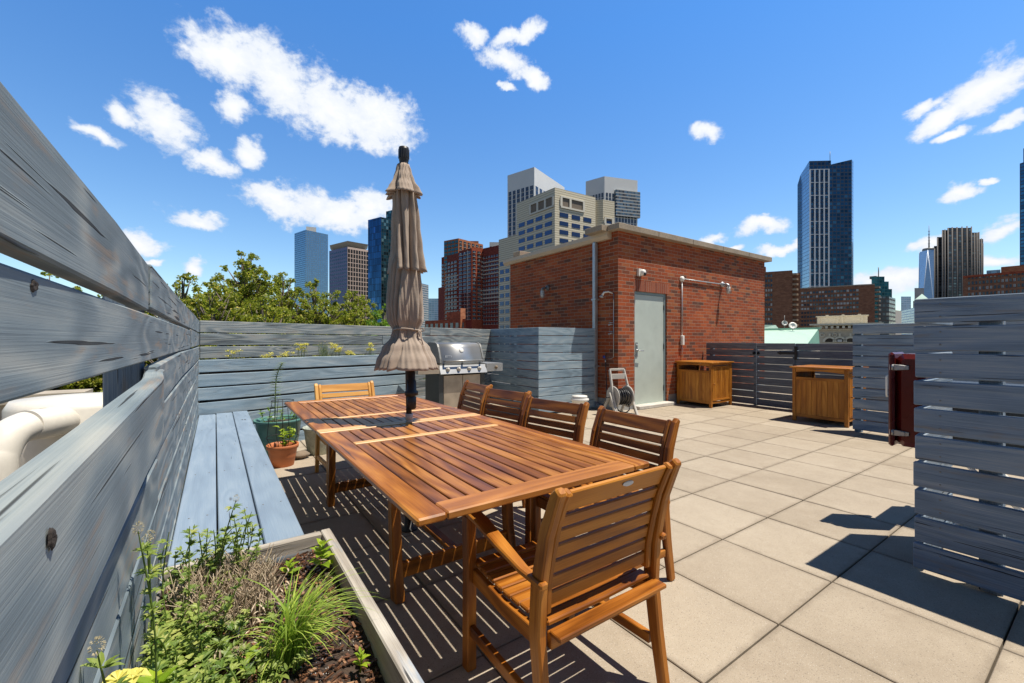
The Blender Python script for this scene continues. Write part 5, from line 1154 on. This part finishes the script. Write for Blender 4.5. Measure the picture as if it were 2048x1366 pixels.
# 4 red brick tower group
t,poly,zt=tower('brick_tower','orange brick apartment tower with corner windows, behind the stepped red brick tower',[(888,482),(917,476.5),(966,489)],360,1,B_OR)
bud=[60]
wallrc(poly[0],poly[1],zt-26,zt-1,8,4,.8,.66,'window',t,[glassy('teal_window',(.05,.16,.18),.7,.15),FR_D],.12,budget=bud,proud=.2)
wallrc(poly[1],poly[2],zt-26,zt-1,8,6,.62,.55,'window',t,[W_DK,FR_W],.15,budget=bud,proud=.2,split=2)
mb=MB(); a=Vector(poly[2]); o=a.normalized(); s=Vector((o.y,-o.x)); mb.prism([tuple(a-s*12),tuple(a-s*4),tuple(a-s*4+o*8),tuple(a-s*12+o*8)],zt,zt+3); obj('roof_box',mb,B_OR,t)
t,poly,zt=tower('stepped_brick_tower','tall stepped red brick apartment tower with pale horizontal bands',[(883,515),(943.5,498.0)],340,1,B_MR,depth=18)
A0,A1=Vector(poly[0]),Vector(poly[1]); zz=zpx(494,340)
q,zf=foot([(943.5,494),(972,498)],340,0,14); mb=MB(); mb.prism(q,GZ0,zz,0,1); obj('front_bay',mb,[B_RD,M_RF],t)
q3,_=foot([(918,500),(943.4,494)],341,1,14); mb=MB(); mb.prism(q3,GZ0,zz-.6,0,1); obj('side_bay',mb,[B_MR,M_RF],t)
qs,_=foot([(876.5,577),(889,574)],338,0,14); mb=MB(); mb.prism(qs,GZ0,zpx(576,338),0,1); obj('low_wing',mb,[B_MR,M_RF],t)
bud=[100]; 
wallrc(poly[0],poly[1],zpx(640,340),zpx(512,340),16,9,.6,.55,'window',t,[W_GN,FR_W],.2,budget=bud,proud=.5,split=2,skip=lambda r,c:c>4)
wallrc(q3[0],q3[1],zpx(640,340),zpx(500,340),18,3,.72,.66,'window',t,[W_DK,FR_W],.2,budget=bud,proud=.5,split=2)
wallrc(q[0],q[1],zpx(640,340),zpx(499,340),18,3,.62,.5,'window',t,[W_DK,FR_W],.15,budget=bud,proud=.25,split=2)
m_=A0+(A1-A0)*.58
bands(t,A0+(A1-A0)*.12,m_,[zpx(y,345) for y in (548,556,564,572)],.9); bands(t,A0,m_,[zpx(y,345) for y in (593,602,611,620,629)],.9)
bands(t,Vector(q[0])*.35+Vector(q[1])*.65,q[1],[zpx(y,342) for y in (524,533,541,549,556)],1.3,name='balcony')
bands(t,Vector(q[0])*.6+Vector(q[1])*.4,Vector(q[1]),[zpx(y,342) for y in (582,590,598,606,614)],1.3,name='balcony')
A=Vector(q3[0])*.35+Vector(q3[1])*.65; bands(t,A,A+(Vector(q3[1])-A)*.22,[zpx(640,342)],zpx(500,342)-zpx(640,342),name='stone_strip')
t,poly,zt=tower('brick_wing','shaded maroon brick wing with pale bands, tucked left of the cream building',[(966,497),(1003,489)],330,1,B_MR,depth=16)
bud=[100]; wallrc(poly[0],poly[1],zpx(650,330),zpx(505,330),18,7,.62,.5,'window',t,[W_DK,FR_W],.15,budget=bud,proud=.25,split=2)
bands(t,poly[0],poly[1],[zpx(y,335) for y in (523,531,539,547,580,588,596,604)],.9)
mb=MB(); a=Vector(poly[0])*.5+Vector(poly[1])*.5; o=a.normalized(); s=Vector((o.y,-o.x)); mb.prism([tuple(a-s*2),tuple(a+s*8),tuple(a+s*8+o*8),tuple(a-s*2+o*8)],zt,zt+3.5); obj('roof_box',mb,F_GL,t)
t,poly,zt=tower('low_brick_block','low orange brick block with paired windows just above the back fence',[(850,642),(931,637.5)],120,1,B_RD,depth=10)
bud=[30]; wallrc(poly[0],poly[1],zpx(656,120),zpx(643,120),1,8,.5,.75,'window',t,[W_GN,FR_W],.08,budget=bud,proud=.08,split=3)
q,_=foot([(893,623),(925,620)],124,1,8); mb=MB(); mb.prism(q,zt-1,zpx(622,124)); obj('upper_storey',mb,B_RD,t)
q,_=foot([(921,617),(931,618)],122,1,8); mb=MB(); mb.prism(q,GZ0,zpx(617,122)); obj('chimney',mb,B_OR,t)
# 5 cream striped office building
t,poly,zt=tower('cream_office_building','cream office building with ribbed bands and rows of blue windows',[(1033,407),(1109.7,374.8),(1191,394.7)],150,1,M_CS,depth=20)
ql,zl=foot([(997.5,479.5),(1033,469.5)],dep(poly[0])*1.0,1,14); mb=MB(); mb.prism(ql,GZ0,zl,0,1); obj('low_wing',mb,[M_CS,M_RF],t)
qr,zr=foot([(1191,400),(1206,399),(1229,403)],dep(poly[2])+1,1,10); mb=MB(); mb.prism(qr,GZ0,zr,0,1); obj('right_wing',mb,[M_CS,M_RF],t)
bud=[100]; fl=(zpx(405,150)-zpx(650,150))/14
d1=dep(poly[1])
zA=zpx(418,d1); zB=zA-13*3.05
wallrc(poly[1],poly[2],zA-13*3.05,zA,13,3,.70,.5,'window',t,[W_BL,FR_W],None,mx=1.3,budget=bud,proud=.12,skip=lambda r,c:r>6)
wallrc(poly[0],poly[1],zA-13*3.05,zA,13,4,.72,.5,'window',t,[W_BL,FR_W],None,mx=.8,budget=bud,proud=.12,skip=lambda r,c:r>7)
wallrc(ql[0],ql[1],zA-17*3.05,zA-4.4*3.05+.1,12,3,.68,.5,'window',t,[W_BL,FR_W],None,mx=.4,budget=bud,proud=.12)
wallrc(qr[1],qr[2],zA-13*3.05,zA,13,1,.6,.5,'window',t,[W_BL,FR_W],None,budget=bud,proud=.12,skip=lambda r,c:r>5)
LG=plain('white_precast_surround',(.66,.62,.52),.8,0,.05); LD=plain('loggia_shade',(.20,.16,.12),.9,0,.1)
def loggia(A,B,f0,f1,z0,z1,nsp):
    A=Vector(A);B=Vector(B); d=(B-A); L=d.length; d/=L; nrm=Vector((d.y,-d.x)); nrm=nrm if nrm.dot(-A)>0 else -nrm
    mb=MB()
    def bar(a,b,za,zb,pr=.35,m=0): mb.prism([tuple(A+d*L*a),tuple(A+d*L*b),tuple(A+d*L*b+nrm*pr),tuple(A+d*L*a+nrm*pr)],za,zb,m)
    bar(f0,f1,z1-.5,z1); bar(f0,f1,z0,z0+.6); e=.45/L
    for k in range(len(nsp)): a=lerp(f0,f1,nsp[k]); bar(a-e,a+e,z0+.6,z1-.5)
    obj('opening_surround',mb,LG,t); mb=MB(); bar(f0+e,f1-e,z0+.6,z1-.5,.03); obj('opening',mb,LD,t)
z1=zpx(389,d1);z0=zpx(413,d1)
loggia(poly[1],poly[2],.13,.70,z0,z1,[.02,.40,.98]); loggia(poly[0],poly[1],.38,.98,z0,z1,[.02,.34,.66,.98]); loggia(qr[1],qr[2],.12,.86,zpx(432,d1),zpx(415,d1),[.05,.95])
# 6 two grey-white towers
def whitetower(label,pts,d0,i0,colsL,colsR,ylo,topband,extra=None):
    poly,zt=foot(pts,d0,i0,22); c=(sum(p[0] for p in poly)/len(poly),sum(p[1] for p in poly)/len(poly),GZ0)
    t=thing('white_grey_tower',c,0,label,'building'); mb=MB()
    mb.prism(poly,GZ0,zt,0,1); obj('walls',mb,[F_GW,M_RF],t); b=[100]
    wallrc(poly[1],poly[2],zpx(ylo,d0),zt-topband,12,colsR,.62,.86,'window',t,[W_DK,FR_W],.0,budget=b,proud=.15,split=2,mx=.8)
    wallrc(poly[0],poly[1],zpx(ylo,d0),zt-topband,12,colsL,.62,.9,'window',t,[W_DK,FR_W],.0,budget=b,proud=.15,split=2,mx=.5); return t,poly,zt
t,poly,zt=whitetower('grey white tower with a sharp peaked corner, behind the cream building on its left',[(1015,351),(1068.6,333.8),(1129,374.8)],350,1,6,8,480,14.5)
t,poly,zt=whitetower('shorter grey white tower with a gridded glass bay, behind the cream building on its right',[(1171.5,363),(1209,352.4),(1275,361)],350,1,6,10,500,13)
A=Vector(poly[1]);B=Vector(poly[2]); d=(B-A).normalized(); nn=Vector((d.y,-d.x)); nn=nn if nn.dot(-A)>0 else -nn; L=(B-A).length
q=[A+d*L*.30,B+d*1.2,B+d*1.2+nn*2.2,A+d*L*.30+nn*2.2]; mb=MB(); mb.prism([tuple(x) for x in q],zpx(429,348),zpx(376,348)); obj('glass_bay',mb,facade('gridded_bay_wall',(.10,.20,.26),(.45,.44,.41),1.3,2.6,.16,.34,.5,.7,(.02,.03,.05,.8)),t)
# 7 tall blue tower
F_TB=facade('teal_dark_curtain_wall',(.03,.10,.17),(.045,.075,.13),3.4,3.4,.22,.30,.8,.4,(.08,.20,.28,.9)); F_TL=facade('light_blue_curtain_wall',(.22,.34,.46),(.13,.20,.30),2.2,3.4,.06,.12,.85,.12)
F_TW=facade('white_striped_wall',(.02,.05,.10),(.60,.64,.68),4.6,3.6,.40,.0,.7,.5)
t=thing('tall_glass_tower',tuple(P(1655,0,400).xy)+(GZ0,),0,'tall dark blue glass tower with white vertical stripes and a slanted top','building')
def slab(name,pts,zt,mat,mats2=M_RF,depth=20):
    poly=[]
    for px,d in pts: v=ray(px,0); poly.append((v.x*d,v.y*d))
    o=Vector(poly[0]).normalized(); poly2=poly+[tuple(Vector(poly[-1])+o*depth),tuple(Vector(poly[0])+o*depth)]
    n=len(poly); z=list(zt)+[zt[-1],zt[0]]; mb=MB(); mb.prism(poly2,GZ0,0,0,1,zt=z); obj(name,mb,[mat,mats2],t); return poly2
slab('left_face',[(1595,420),(1601,418),(1618.6,398)],[zpx(369,419),zpx(350,418),zpx(322,398)],F_TL)
pw=slab('striped_face',[(1618.6,398),(1657,397)],[zpx(322,398),zpx(322,398)],F_TB)
slab('right_face',[(1657,397),(1703.6,396)],[zpx(330,397),zpx(319,396)],F_TB)
slab('edge',[(1703.6,396),(1706.8,400)],[zpx(319,396),zpx(323,400)],F_TL)
slab('roof_box',[(1626,410),(1662,410)],[zpx(322,410),zpx(321,410)],F_TB,depth=10)
mb=MB(); A=Vector(pw[0]);B=Vector(pw[1]); d=(B-A); nn=Vector((d.y,-d.x)).normalized(); nn=nn if nn.dot(-A)>0 else -nn
for k in range(5):
    a=A+d*(.0+k*.242); b=a+d*.065; mb.prism([tuple(a),tuple(b),tuple(b+nn*.6),tuple(a+nn*.6)],GZ0,zpx(338,397))
for k in range(17): z=zpx(338,397)-k*12.0; mb.prism([tuple(A),tuple(A+d*1.01),tuple(A+d*1.01+nn*.45),tuple(A+nn*.45)],z-.6,z)
obj('white_fins',mb,plain('white_fin',(.82,.84,.86),.5,0,.04),t)
mb=MB(); v=P(1660,322,410); mb.tube([tuple(v),(v.x,v.y,v.z+9)],.25,5); obj('antenna',mb,M_GY,t)
# 8 brown brick apartment slabs
t,poly,zt=tower('brown_apartment_slab','brown brick apartment block with curved stacked balconies, right beside the bulkhead',[(1515,545),(1585,540.5)],150,1,B_BN,depth=14)
A,B=Vector(poly[0]),Vector(poly[1]); bud=[60]; vary=[W_DK,W_LT,W_GN]
A2=A; B2=A+(B-A)*.44
wallrc(A2,B2,zpx(652,150),zpx(544,150),11,6,.62,.5,'window',t,[W_DK,FR_D],None,budget=bud,proud=.08,vary=vary)
mb=MB(); d=(B-A).normalized(); o=B.normalized()
for k in range(12):
    z=zpx(545,150)-k*1.78; pl=[B+d*(1.7*math.sin(a))-o*(.5+.9*math.cos(a))+o*1.2 for a in [i*math.pi/8 for i in range(9)]]; mb.prism([tuple(x) for x in pl],z-.95,z-.25)
obj('balcony_stack',mb,plain('tan_balcony',(.40,.27,.17),.8,0,.1,.5),t)
mb=MB(); mb.prism([tuple(B+o*1),tuple(B+d*2.3+o*1),tuple(B+d*2.3+o*8),tuple(B+o*8)],GZ0,zt-1); obj('side_wall',mb,B_BN,t)
mb=MB(); v=A+(B-A)*.05; mb.prism([tuple(v),tuple(v+d*2),tuple(v+d*2+o*3),tuple(v+o*3)],zt,zt+1.9); obj('roof_box',mb,B_BN,t)
t,poly,zt=tower('brown_apartment_slab','long brown brick apartment slab with window strips and a blank end wall, below the tall glass tower',[(1596,578.5),(1718,571.3),(1749.5,570)],190,1,B_BN,depth=12)
bud=[100]; wallrc(poly[0],poly[1],zpx(652,190),zpx(576,190),9,20,.72,.5,'window',t,[W_DK,FR_D],None,budget=bud,proud=.08,vary=vary)
mb=MB(); B=Vector(poly[2]); d=(Vector(poly[1])-Vector(poly[0])).normalized(); o=B.normalized()
for k in range(10): z=zt-.4-k*1.95; mb.prism([tuple(B),tuple(B+d*1.6),tuple(B+d*1.9+o*2),tuple(B+o*4)],z-1.0,z-.3)
obj('balcony_stack',mb,plain('tan_balcony_end',(.34,.24,.16),.8,0,.1,.5),t)
mb=MB(); mb.prism([tuple(Vector(poly[0])-o*.3),tuple(Vector(poly[1])-o*.3),tuple(Vector(poly[2])-o*.3),tuple(Vector(poly[2])+o*1),tuple(Vector(poly[0])+o*1)],zt,zt+.5); obj('roof_edge',mb,plain('tan_roof_edge',(.42,.34,.26),.8),t)
# 9 others on the right
t,poly,zt=tower('teal_stepped_tower','teal glass building stepping down to the right with an antenna',[(1743,553),(1769,553)],500,1,facade('teal_glass_wall',(.08,.30,.32),(.05,.16,.17),3,3.6,.1,.2,.7,.4),depth=20)
F_T=facade('teal_glass_wall_2',(.10,.36,.38),(.05,.16,.17),3,3.6,.1,.2,.7,.4)
for a,b,y in ((1769,1777.5,563),(1777.5,1784,578)): q,_=foot([(a,y),(b,y)],501,0,20); mb=MB(); mb.prism(q,GZ0,zpx(y,501),0,1); obj('step',mb,[F_T,M_RF],t)
mb=MB(); v=P(1757,553,510); mb.tube([tuple(v),(v.x,v.y,v.z+11)],.5,6); mb.box(v.x-9,v.x-3,v.y,v.y+6,v.z-3,v.z); obj('antenna',mb,M_GY,t)
tower('dark_grey_apartments','dark grey apartment building below the teal tower',[(1756,593),(1778,593),(1791,597)],300,1,facade('dark_apartment_wall',(.10,.13,.16),(.07,.065,.06),2.6,3.0,.25,.4,.4,.6,(.35,.36,.36,.85)),depth=14)
tower('pale_slab','small pale beige building right of the dark grey apartments',[(1789,620),(1803,622)],600,0,plain('beige_panel',(.52,.50,.46),.8))
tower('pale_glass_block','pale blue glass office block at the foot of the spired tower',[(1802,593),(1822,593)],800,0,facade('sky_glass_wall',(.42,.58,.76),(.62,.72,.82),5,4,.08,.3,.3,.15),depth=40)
tower('pale_glass_block','lower blue glass block in front of the pale one, beside the near fence',[(1797,622),(1830,615)],700,0,facade('sky_glass_wall_2',(.26,.40,.56),(.45,.56,.66),4,3.8,.12,.25,.3,.2),depth=20)
t,poly,zt=tower('domed_office','low office tower with a pale green pyramid roof',[(1826,602),(1862,602)],650,0,facade('grey_stone_wall',(.15,.20,.25),(.48,.52,.52),3,3.8,.4,.4,.3,.4),depth=27)
mb=MB(); 
for p in poly: mb.v.append((p[0],p[1],zt))
c=(sum(p[0] for p in poly)/4,sum(p[1] for p in poly)/4); mb.v.append((c[0],c[1],zt+12))
for k in range(4): mb.face([k,(k+1)%4,4],[(0,0)]*3)
obj('roof',mb,plain('pale_copper_roof',(.45,.62,.56),.7,0,.08,.1),t)
tower('grey_box_tower','small grey tower partly hidden by the spired glass tower',[(1829,576),(1848,576)],900,0,plain('grey_panel',(.30,.31,.32),.8,0,.2,.05),depth=30)
# spired tower: square base turning into an octagon taper
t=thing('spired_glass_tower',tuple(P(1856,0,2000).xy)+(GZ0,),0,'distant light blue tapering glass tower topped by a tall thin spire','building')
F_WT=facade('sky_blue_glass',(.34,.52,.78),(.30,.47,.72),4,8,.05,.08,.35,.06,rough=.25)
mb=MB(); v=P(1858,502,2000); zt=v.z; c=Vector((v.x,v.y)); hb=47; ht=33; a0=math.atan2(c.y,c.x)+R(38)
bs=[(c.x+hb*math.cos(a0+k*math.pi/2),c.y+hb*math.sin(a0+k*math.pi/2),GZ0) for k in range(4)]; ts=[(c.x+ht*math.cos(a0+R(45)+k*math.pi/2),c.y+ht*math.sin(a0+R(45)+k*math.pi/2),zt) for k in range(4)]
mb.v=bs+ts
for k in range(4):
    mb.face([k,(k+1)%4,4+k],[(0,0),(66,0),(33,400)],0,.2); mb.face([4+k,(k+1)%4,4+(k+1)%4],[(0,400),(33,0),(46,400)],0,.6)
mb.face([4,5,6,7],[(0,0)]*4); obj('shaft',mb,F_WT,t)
mb=MB()
for k in range(4):
    for q in (k,(k+1)%4): mb.tube([bs[q],ts[k]],1.1,4)
obj('edge_trim',mb,plain('silver_edge',(.60,.68,.78),.4,.2,.02),t)
mb=MB(); mb.lathe([(24,0),(24,8),(22,12),(0,12)],(c.x,c.y,zt),16); mb.tube([(c.x,c.y,zt),(c.x,c.y,zt+50),(c.x,c.y,zt+120)],[3.2,2.2,.8],6)
for h_ in (34,48,62,78,92): mb.lathe([(1,-1.5),(5,0),(1,1.5)],(c.x,c.y,zt+h_),8)
obj('spire',mb,M_GY,t)
# dark brown tower with stepped crown and piers
t=thing('dark_brown_tower',tuple(P(1916,0,550).xy)+(GZ0,),0,'dark brown tower with vertical piers and a stepped jagged crown','building')
F_DT=facade('bronze_window_wall',(.14,.155,.17),(.11,.10,.095),6.5,3.6,.22,.42,.5,.5,(.30,.36,.36,.88))
prof_=[(1868,500),(1873,478),(1884,462),(1893,459),(1902,455),(1935,453),(1943,454),(1957,464),(1963,477),(1966,488)]
for i,(a,b,y,dd) in enumerate([(1868,1877,492,560),(1874,1886,474,556),(1884,1896,460,552),(1895,1943,455.5,548),(1941,1958,465,551),(1956,1966.5,478,556)]):
    poly=[]
    for px in (a,b): v=ray(px,0)*dd; poly.append((v.x,v.y))
    o=Vector(poly[0]).normalized(); poly+= [tuple(Vector(poly[1])+o*26),tuple(Vector(poly[0])+o*26)]; mb=MB(); mb.prism(poly,GZ0,zpx(y,dd),0,1); obj('block',mb,[F_DT,M_RF],t)
mb=MB()
for px,y in ((1869,497),(1875,476),(1885,461),(1890,459),(1896,456),(1904.5,454),(1914,454),(1924,453),(1934,452),(1943,453),(1949,466),(1954,465),(1958,464),(1963,477),(1966,487)):
    v=P(px,y,545); mb.tube([(v.x,v.y,GZ0),(v.x,v.y,v.z)],.65,5)
obj('pier',mb,plain('brown_stone_pier',(.17,.155,.145),.8,0,.1,.1),t)
# brown apartment block far right
t,poly,zt=tower('brown_apartment_block','long reddish brown apartment block just above the near fence at the right edge',[(1926,553),(2060,541)],210,0,B_BN,depth=16)
bud=[100]; wallrc(poly[0],poly[1],zpx(606,210),zpx(551,210),5,15,.52,.52,'window',t,[W_LT,FR_D],.1,mx=1.5,budget=bud,proud=.1,split=2,vary=[W_LT,W_GN,W_DK])
q,_=foot([(2002,534),(2070,528)],215,0,10); mb=MB(); mb.prism(q,zt-1,zpx(534,215)); obj('roof_box',mb,B_OR,t)
mb=MB(); A=Vector(poly[0]);B=Vector(poly[1]); mb.prism([tuple(A*.998),tuple(B*.998),tuple(B*1.002),tuple(A*1.002)],zt-.9,zt+.2); obj('roof_edge',mb,B_RD,t)
t,poly,zt=tower('edge_glass_tower','sliver of a tall blue glass tower at the right edge of the view',[(2039.5,327),(2075,315)],420,0,F_TB,depth=20)
q,_=foot([(2046.5,297),(2075,290)],425,0,20); mb=MB(); mb.prism(q,zt-2,zpx(297,425)); obj('upper_shaft',mb,F_TL,t)
tower('small_glass_roof','small blue glass roof structure behind the brown apartment block',[(1973,541),(2001,539)],400,0,facade('blue_roof_glass',(.25,.38,.50),(.45,.52,.58),3,3,.1,.2,.5,.4),depth=10)
# stone building with arches and the green roof
t=thing('green_roofed_building',tuple(P(1580,0,46).xy)+(GZ0,),0,'building with a pale green copper roof right of the brick bulkhead','building')
M_CO=plain('pale_green_copper',(.38,.54,.44),.7,0,.08,2); M_CE=plain('green_copper_edge',(.14,.30,.22),.7,0,.1,3)
e1,e2=P(1500,700,38),P(1612,692,44); r1,r2=P(1505,660.5,48),P(1637,657.5,52); h2=P(1625,695,56)
mb=MB(); mb.quad(e1,e2,r2,r1); obj('roof',mb,M_CO,t)
mb=MB(); k=P(1640,700,50); mb.v=[tuple(e2),tuple(k),tuple(r2)]; mb.face([0,1,2],[(0,0)]*3); obj('roof_hip',mb,M_CE,t)
mb=MB(); mb.sweep([r1+Vector((0,0,.05)),r2+Vector((0,0,.05))],.5,.22); obj('ridge',mb,M_CE,t)
mb=MB(); mb.prism([(e1.x,e1.y),(e2.x,e2.y),(k.x,k.y),(r2.x+2,r2.y+8),(r1.x,r1.y+8)],GZ0,e1.z-.3); obj('walls',mb,M_CC,t)
q0,q1,q2=P(1500,649,50),P(1551,650,53),P(1560,660,53); mb=MB(); mb.v=[tuple(P(1500,662,50)),tuple(q0),tuple(q1),tuple(q2)]; mb.v+=[(x+.6,y+2.5,z) for x,y,z in mb.v]; mb.face([0,3,2,1],[(0,0)]*4); mb.face([1,2,6,5],[(0,0)]*4); mb.face([2,3,7,6],[(0,0)]*4); obj('gable',mb,M_CO,t)
a,b,c=P(1545,700,42),P(1553,684,43),P(1566,700,42); mb=MB(); mb.v=[tuple(a),tuple(c),tuple(b)]+[tuple(Vector(x)+Vector((.6,3,0))) for x in (a,c,b)]; mb.face([0,1,2],[(0,0)]*3,0); mb.face([0,2,5,3],[(0,0)]*4,0); mb.face([1,4,5,2],[(0,0)]*4,0); obj('dormer',mb,plain('brown_dormer',(.30,.20,.15),.8),t)
for px,py,rd,nm in ((1569,646.5,.30,'white satellite dish on a mast, the upper left of the two'),(1585.5,651.5,.42,'wider satellite dish lying lower on the green roof')):
    v=P(px,py,49); ax=(-ray(px,py)).normalized()+Vector((.35,-.1,.35)); tt=thing('satellite_dish',(v.x,v.y,v.z),0,nm,'satellite dish'); mb=MB(); mb.lathe([(0,-.12),(rd*.6,-.07),(rd,.03),(rd,.06),(rd*.6,-.03),(0,-.08)],v,20,axis=tuple(ax.normalized())); obj('dish',mb,M_WH,tt)
    mb=MB(); mb.tube([(v.x,v.y,v.z-.6),(v.x,v.y,v.z+(.9 if rd<.35 else .0))],.03,5); obj('mast',mb,M_GY,tt)
t=thing('stone_arched_building',tuple(P(1690,0,60).xy)+(GZ0,),0,'cream stone building with round arched windows under a bracketed cornice','building')
M_LS2=plain('buff_stone',(.58,.50,.38),.85,0,.12,3,.2); M_LS3=plain('cream_stone',(.74,.67,.52),.8,0,.06,3)
A=P(1637,0,60).xy; B=P(1760,0,56).xy; d=(B-A).normalized(); nn=Vector((d.y,-d.x)); nn=nn if nn.dot(-A)>0 else -nn; L=(B-A).length
zc1=zpx(658,60)
mb=MB(); mb.prism([tuple(A),tuple(B),tuple(B-nn*14),tuple(A-nn*14)],GZ0,zc1); obj('wall',mb,M_LS2,t)
mb=MB(); mb.prism([tuple(A-d*1.0+nn*.9),tuple(B+d*.3+nn*.9),tuple(B+d*.3-nn*15),tuple(A-d*1.0-nn*15)],zpx(651,60),zpx(648,60)); mb.prism([tuple(A-d*.5+nn*.4),tuple(B+nn*.4),tuple(B-nn*14),tuple(A-d*.5-nn*14)],zpx(652.5,60),zpx(651,60)); mb.prism([tuple(A-d*.3+nn*.25),tuple(B+nn*.25),tuple(B-nn*.1),tuple(A-d*.3-nn*.1)],zpx(660,60),zpx(658.5,60)); obj('cornice',mb,M_LS3,t)
for k in range(9):
    a=A+d*(.15+k*.62); mb=MB(); mb.prism([tuple(a+nn*.02),tuple(a+d*.28+nn*.02),tuple(a+d*.28+nn*.75),tuple(a+nn*.75)],zpx(657.5,60),zpx(652.6,60)); obj('bracket',mb,M_LS3,t)
A3=P(1634,0,66).xy; B3=P(1735,0,62).xy; mb=MB(); mb.prism([tuple(A3),tuple(B3),tuple(B3-nn*6),tuple(A3-nn*6)],zpx(650,60),zpx(633,64)); mb.prism([tuple(A3-d*.15+nn*.15),tuple(B3+d*.15+nn*.15),tuple(B3+d*.15-nn*6),tuple(A3-d*.15-nn*6)],zpx(633,64),zpx(631,64))
for f in (.18,.5,.82): v=A3+(B3-A3)*f; mb.prism([tuple(v),tuple(v+d*.35),tuple(v+d*.35-nn*.4),tuple(v-nn*.4)],zpx(631,64),zpx(629,64))
for f in (.02,.4,.5,.88): v=A3+(B3-A3)*f; mb.prism([tuple(v),tuple(v+d*.25),tuple(v+d*.25+nn*.12),tuple(v+nn*.12)],zpx(650,60),zpx(633.2,64))
obj('attic',mb,M_LS3,t)
for px in (1660.5,1681.5,1703,1724):
    for nm,r0,r1,m_,pr in (('window',0,.52,W_BR,.03),('arch',.52,.78,M_LS3,.16)):
        f=((px-1637)/(1760-1637)); c=A+(B-A)*f; zc=zpx(684,59); mb=MB(); N=14
        for i in range(N+1):
            a=math.pi*i/N
            for rr_ in (r0,r1):
                for pp in (0,pr): q=c+d*(rr_*math.cos(a))+nn*pp; mb.v.append((q.x,q.y,zc+rr_*math.sin(a)))
        for i in range(N):
            b=4*i; mb.face([b+1,b+3,b+7,b+5],[(0,0)]*4); mb.face([b+2,b+6,b+7,b+3],[(0,0)]*4); mb.face([b,b+1,b+5,b+4],[(0,0)]*4)
        obj(nm,mb,m_,t)
    q=c+nn*.1; mb=MB(); mb.prism([tuple(q-d*.1),tuple(q+d*.1),tuple(q+d*.1+nn*.2),tuple(q-d*.1+nn*.2)],zpx(673,59),zpx(667,59)); obj('keystone',mb,M_LS3,t)
mb=MB(); q=A+(B-A)*((1681.5-1637)/123.)+nn*.1; mb.prism([tuple(q-d*.25),tuple(q+d*.25),tuple(q+d*.25+nn*.3),tuple(q-d*.25+nn*.3)],zpx(684,59),zpx(679,59)); obj('air_conditioner',mb,FR_W,t)
for px in (1645,1671): c=A+(B-A)*((px-1637)/123.); q=c; mb=MB(); mb.lathe([(.18,0),(.30,0),(.30,.1),(.18,.1)],(q.x,q.y,zpx(670,59)),14,axis=(nn.x,nn.y,0)); obj('roundel',mb,M_LS3,t)
for o in bpy.data.objects:
    for k in ('_l','_r'):
        if k in o: del o[k]
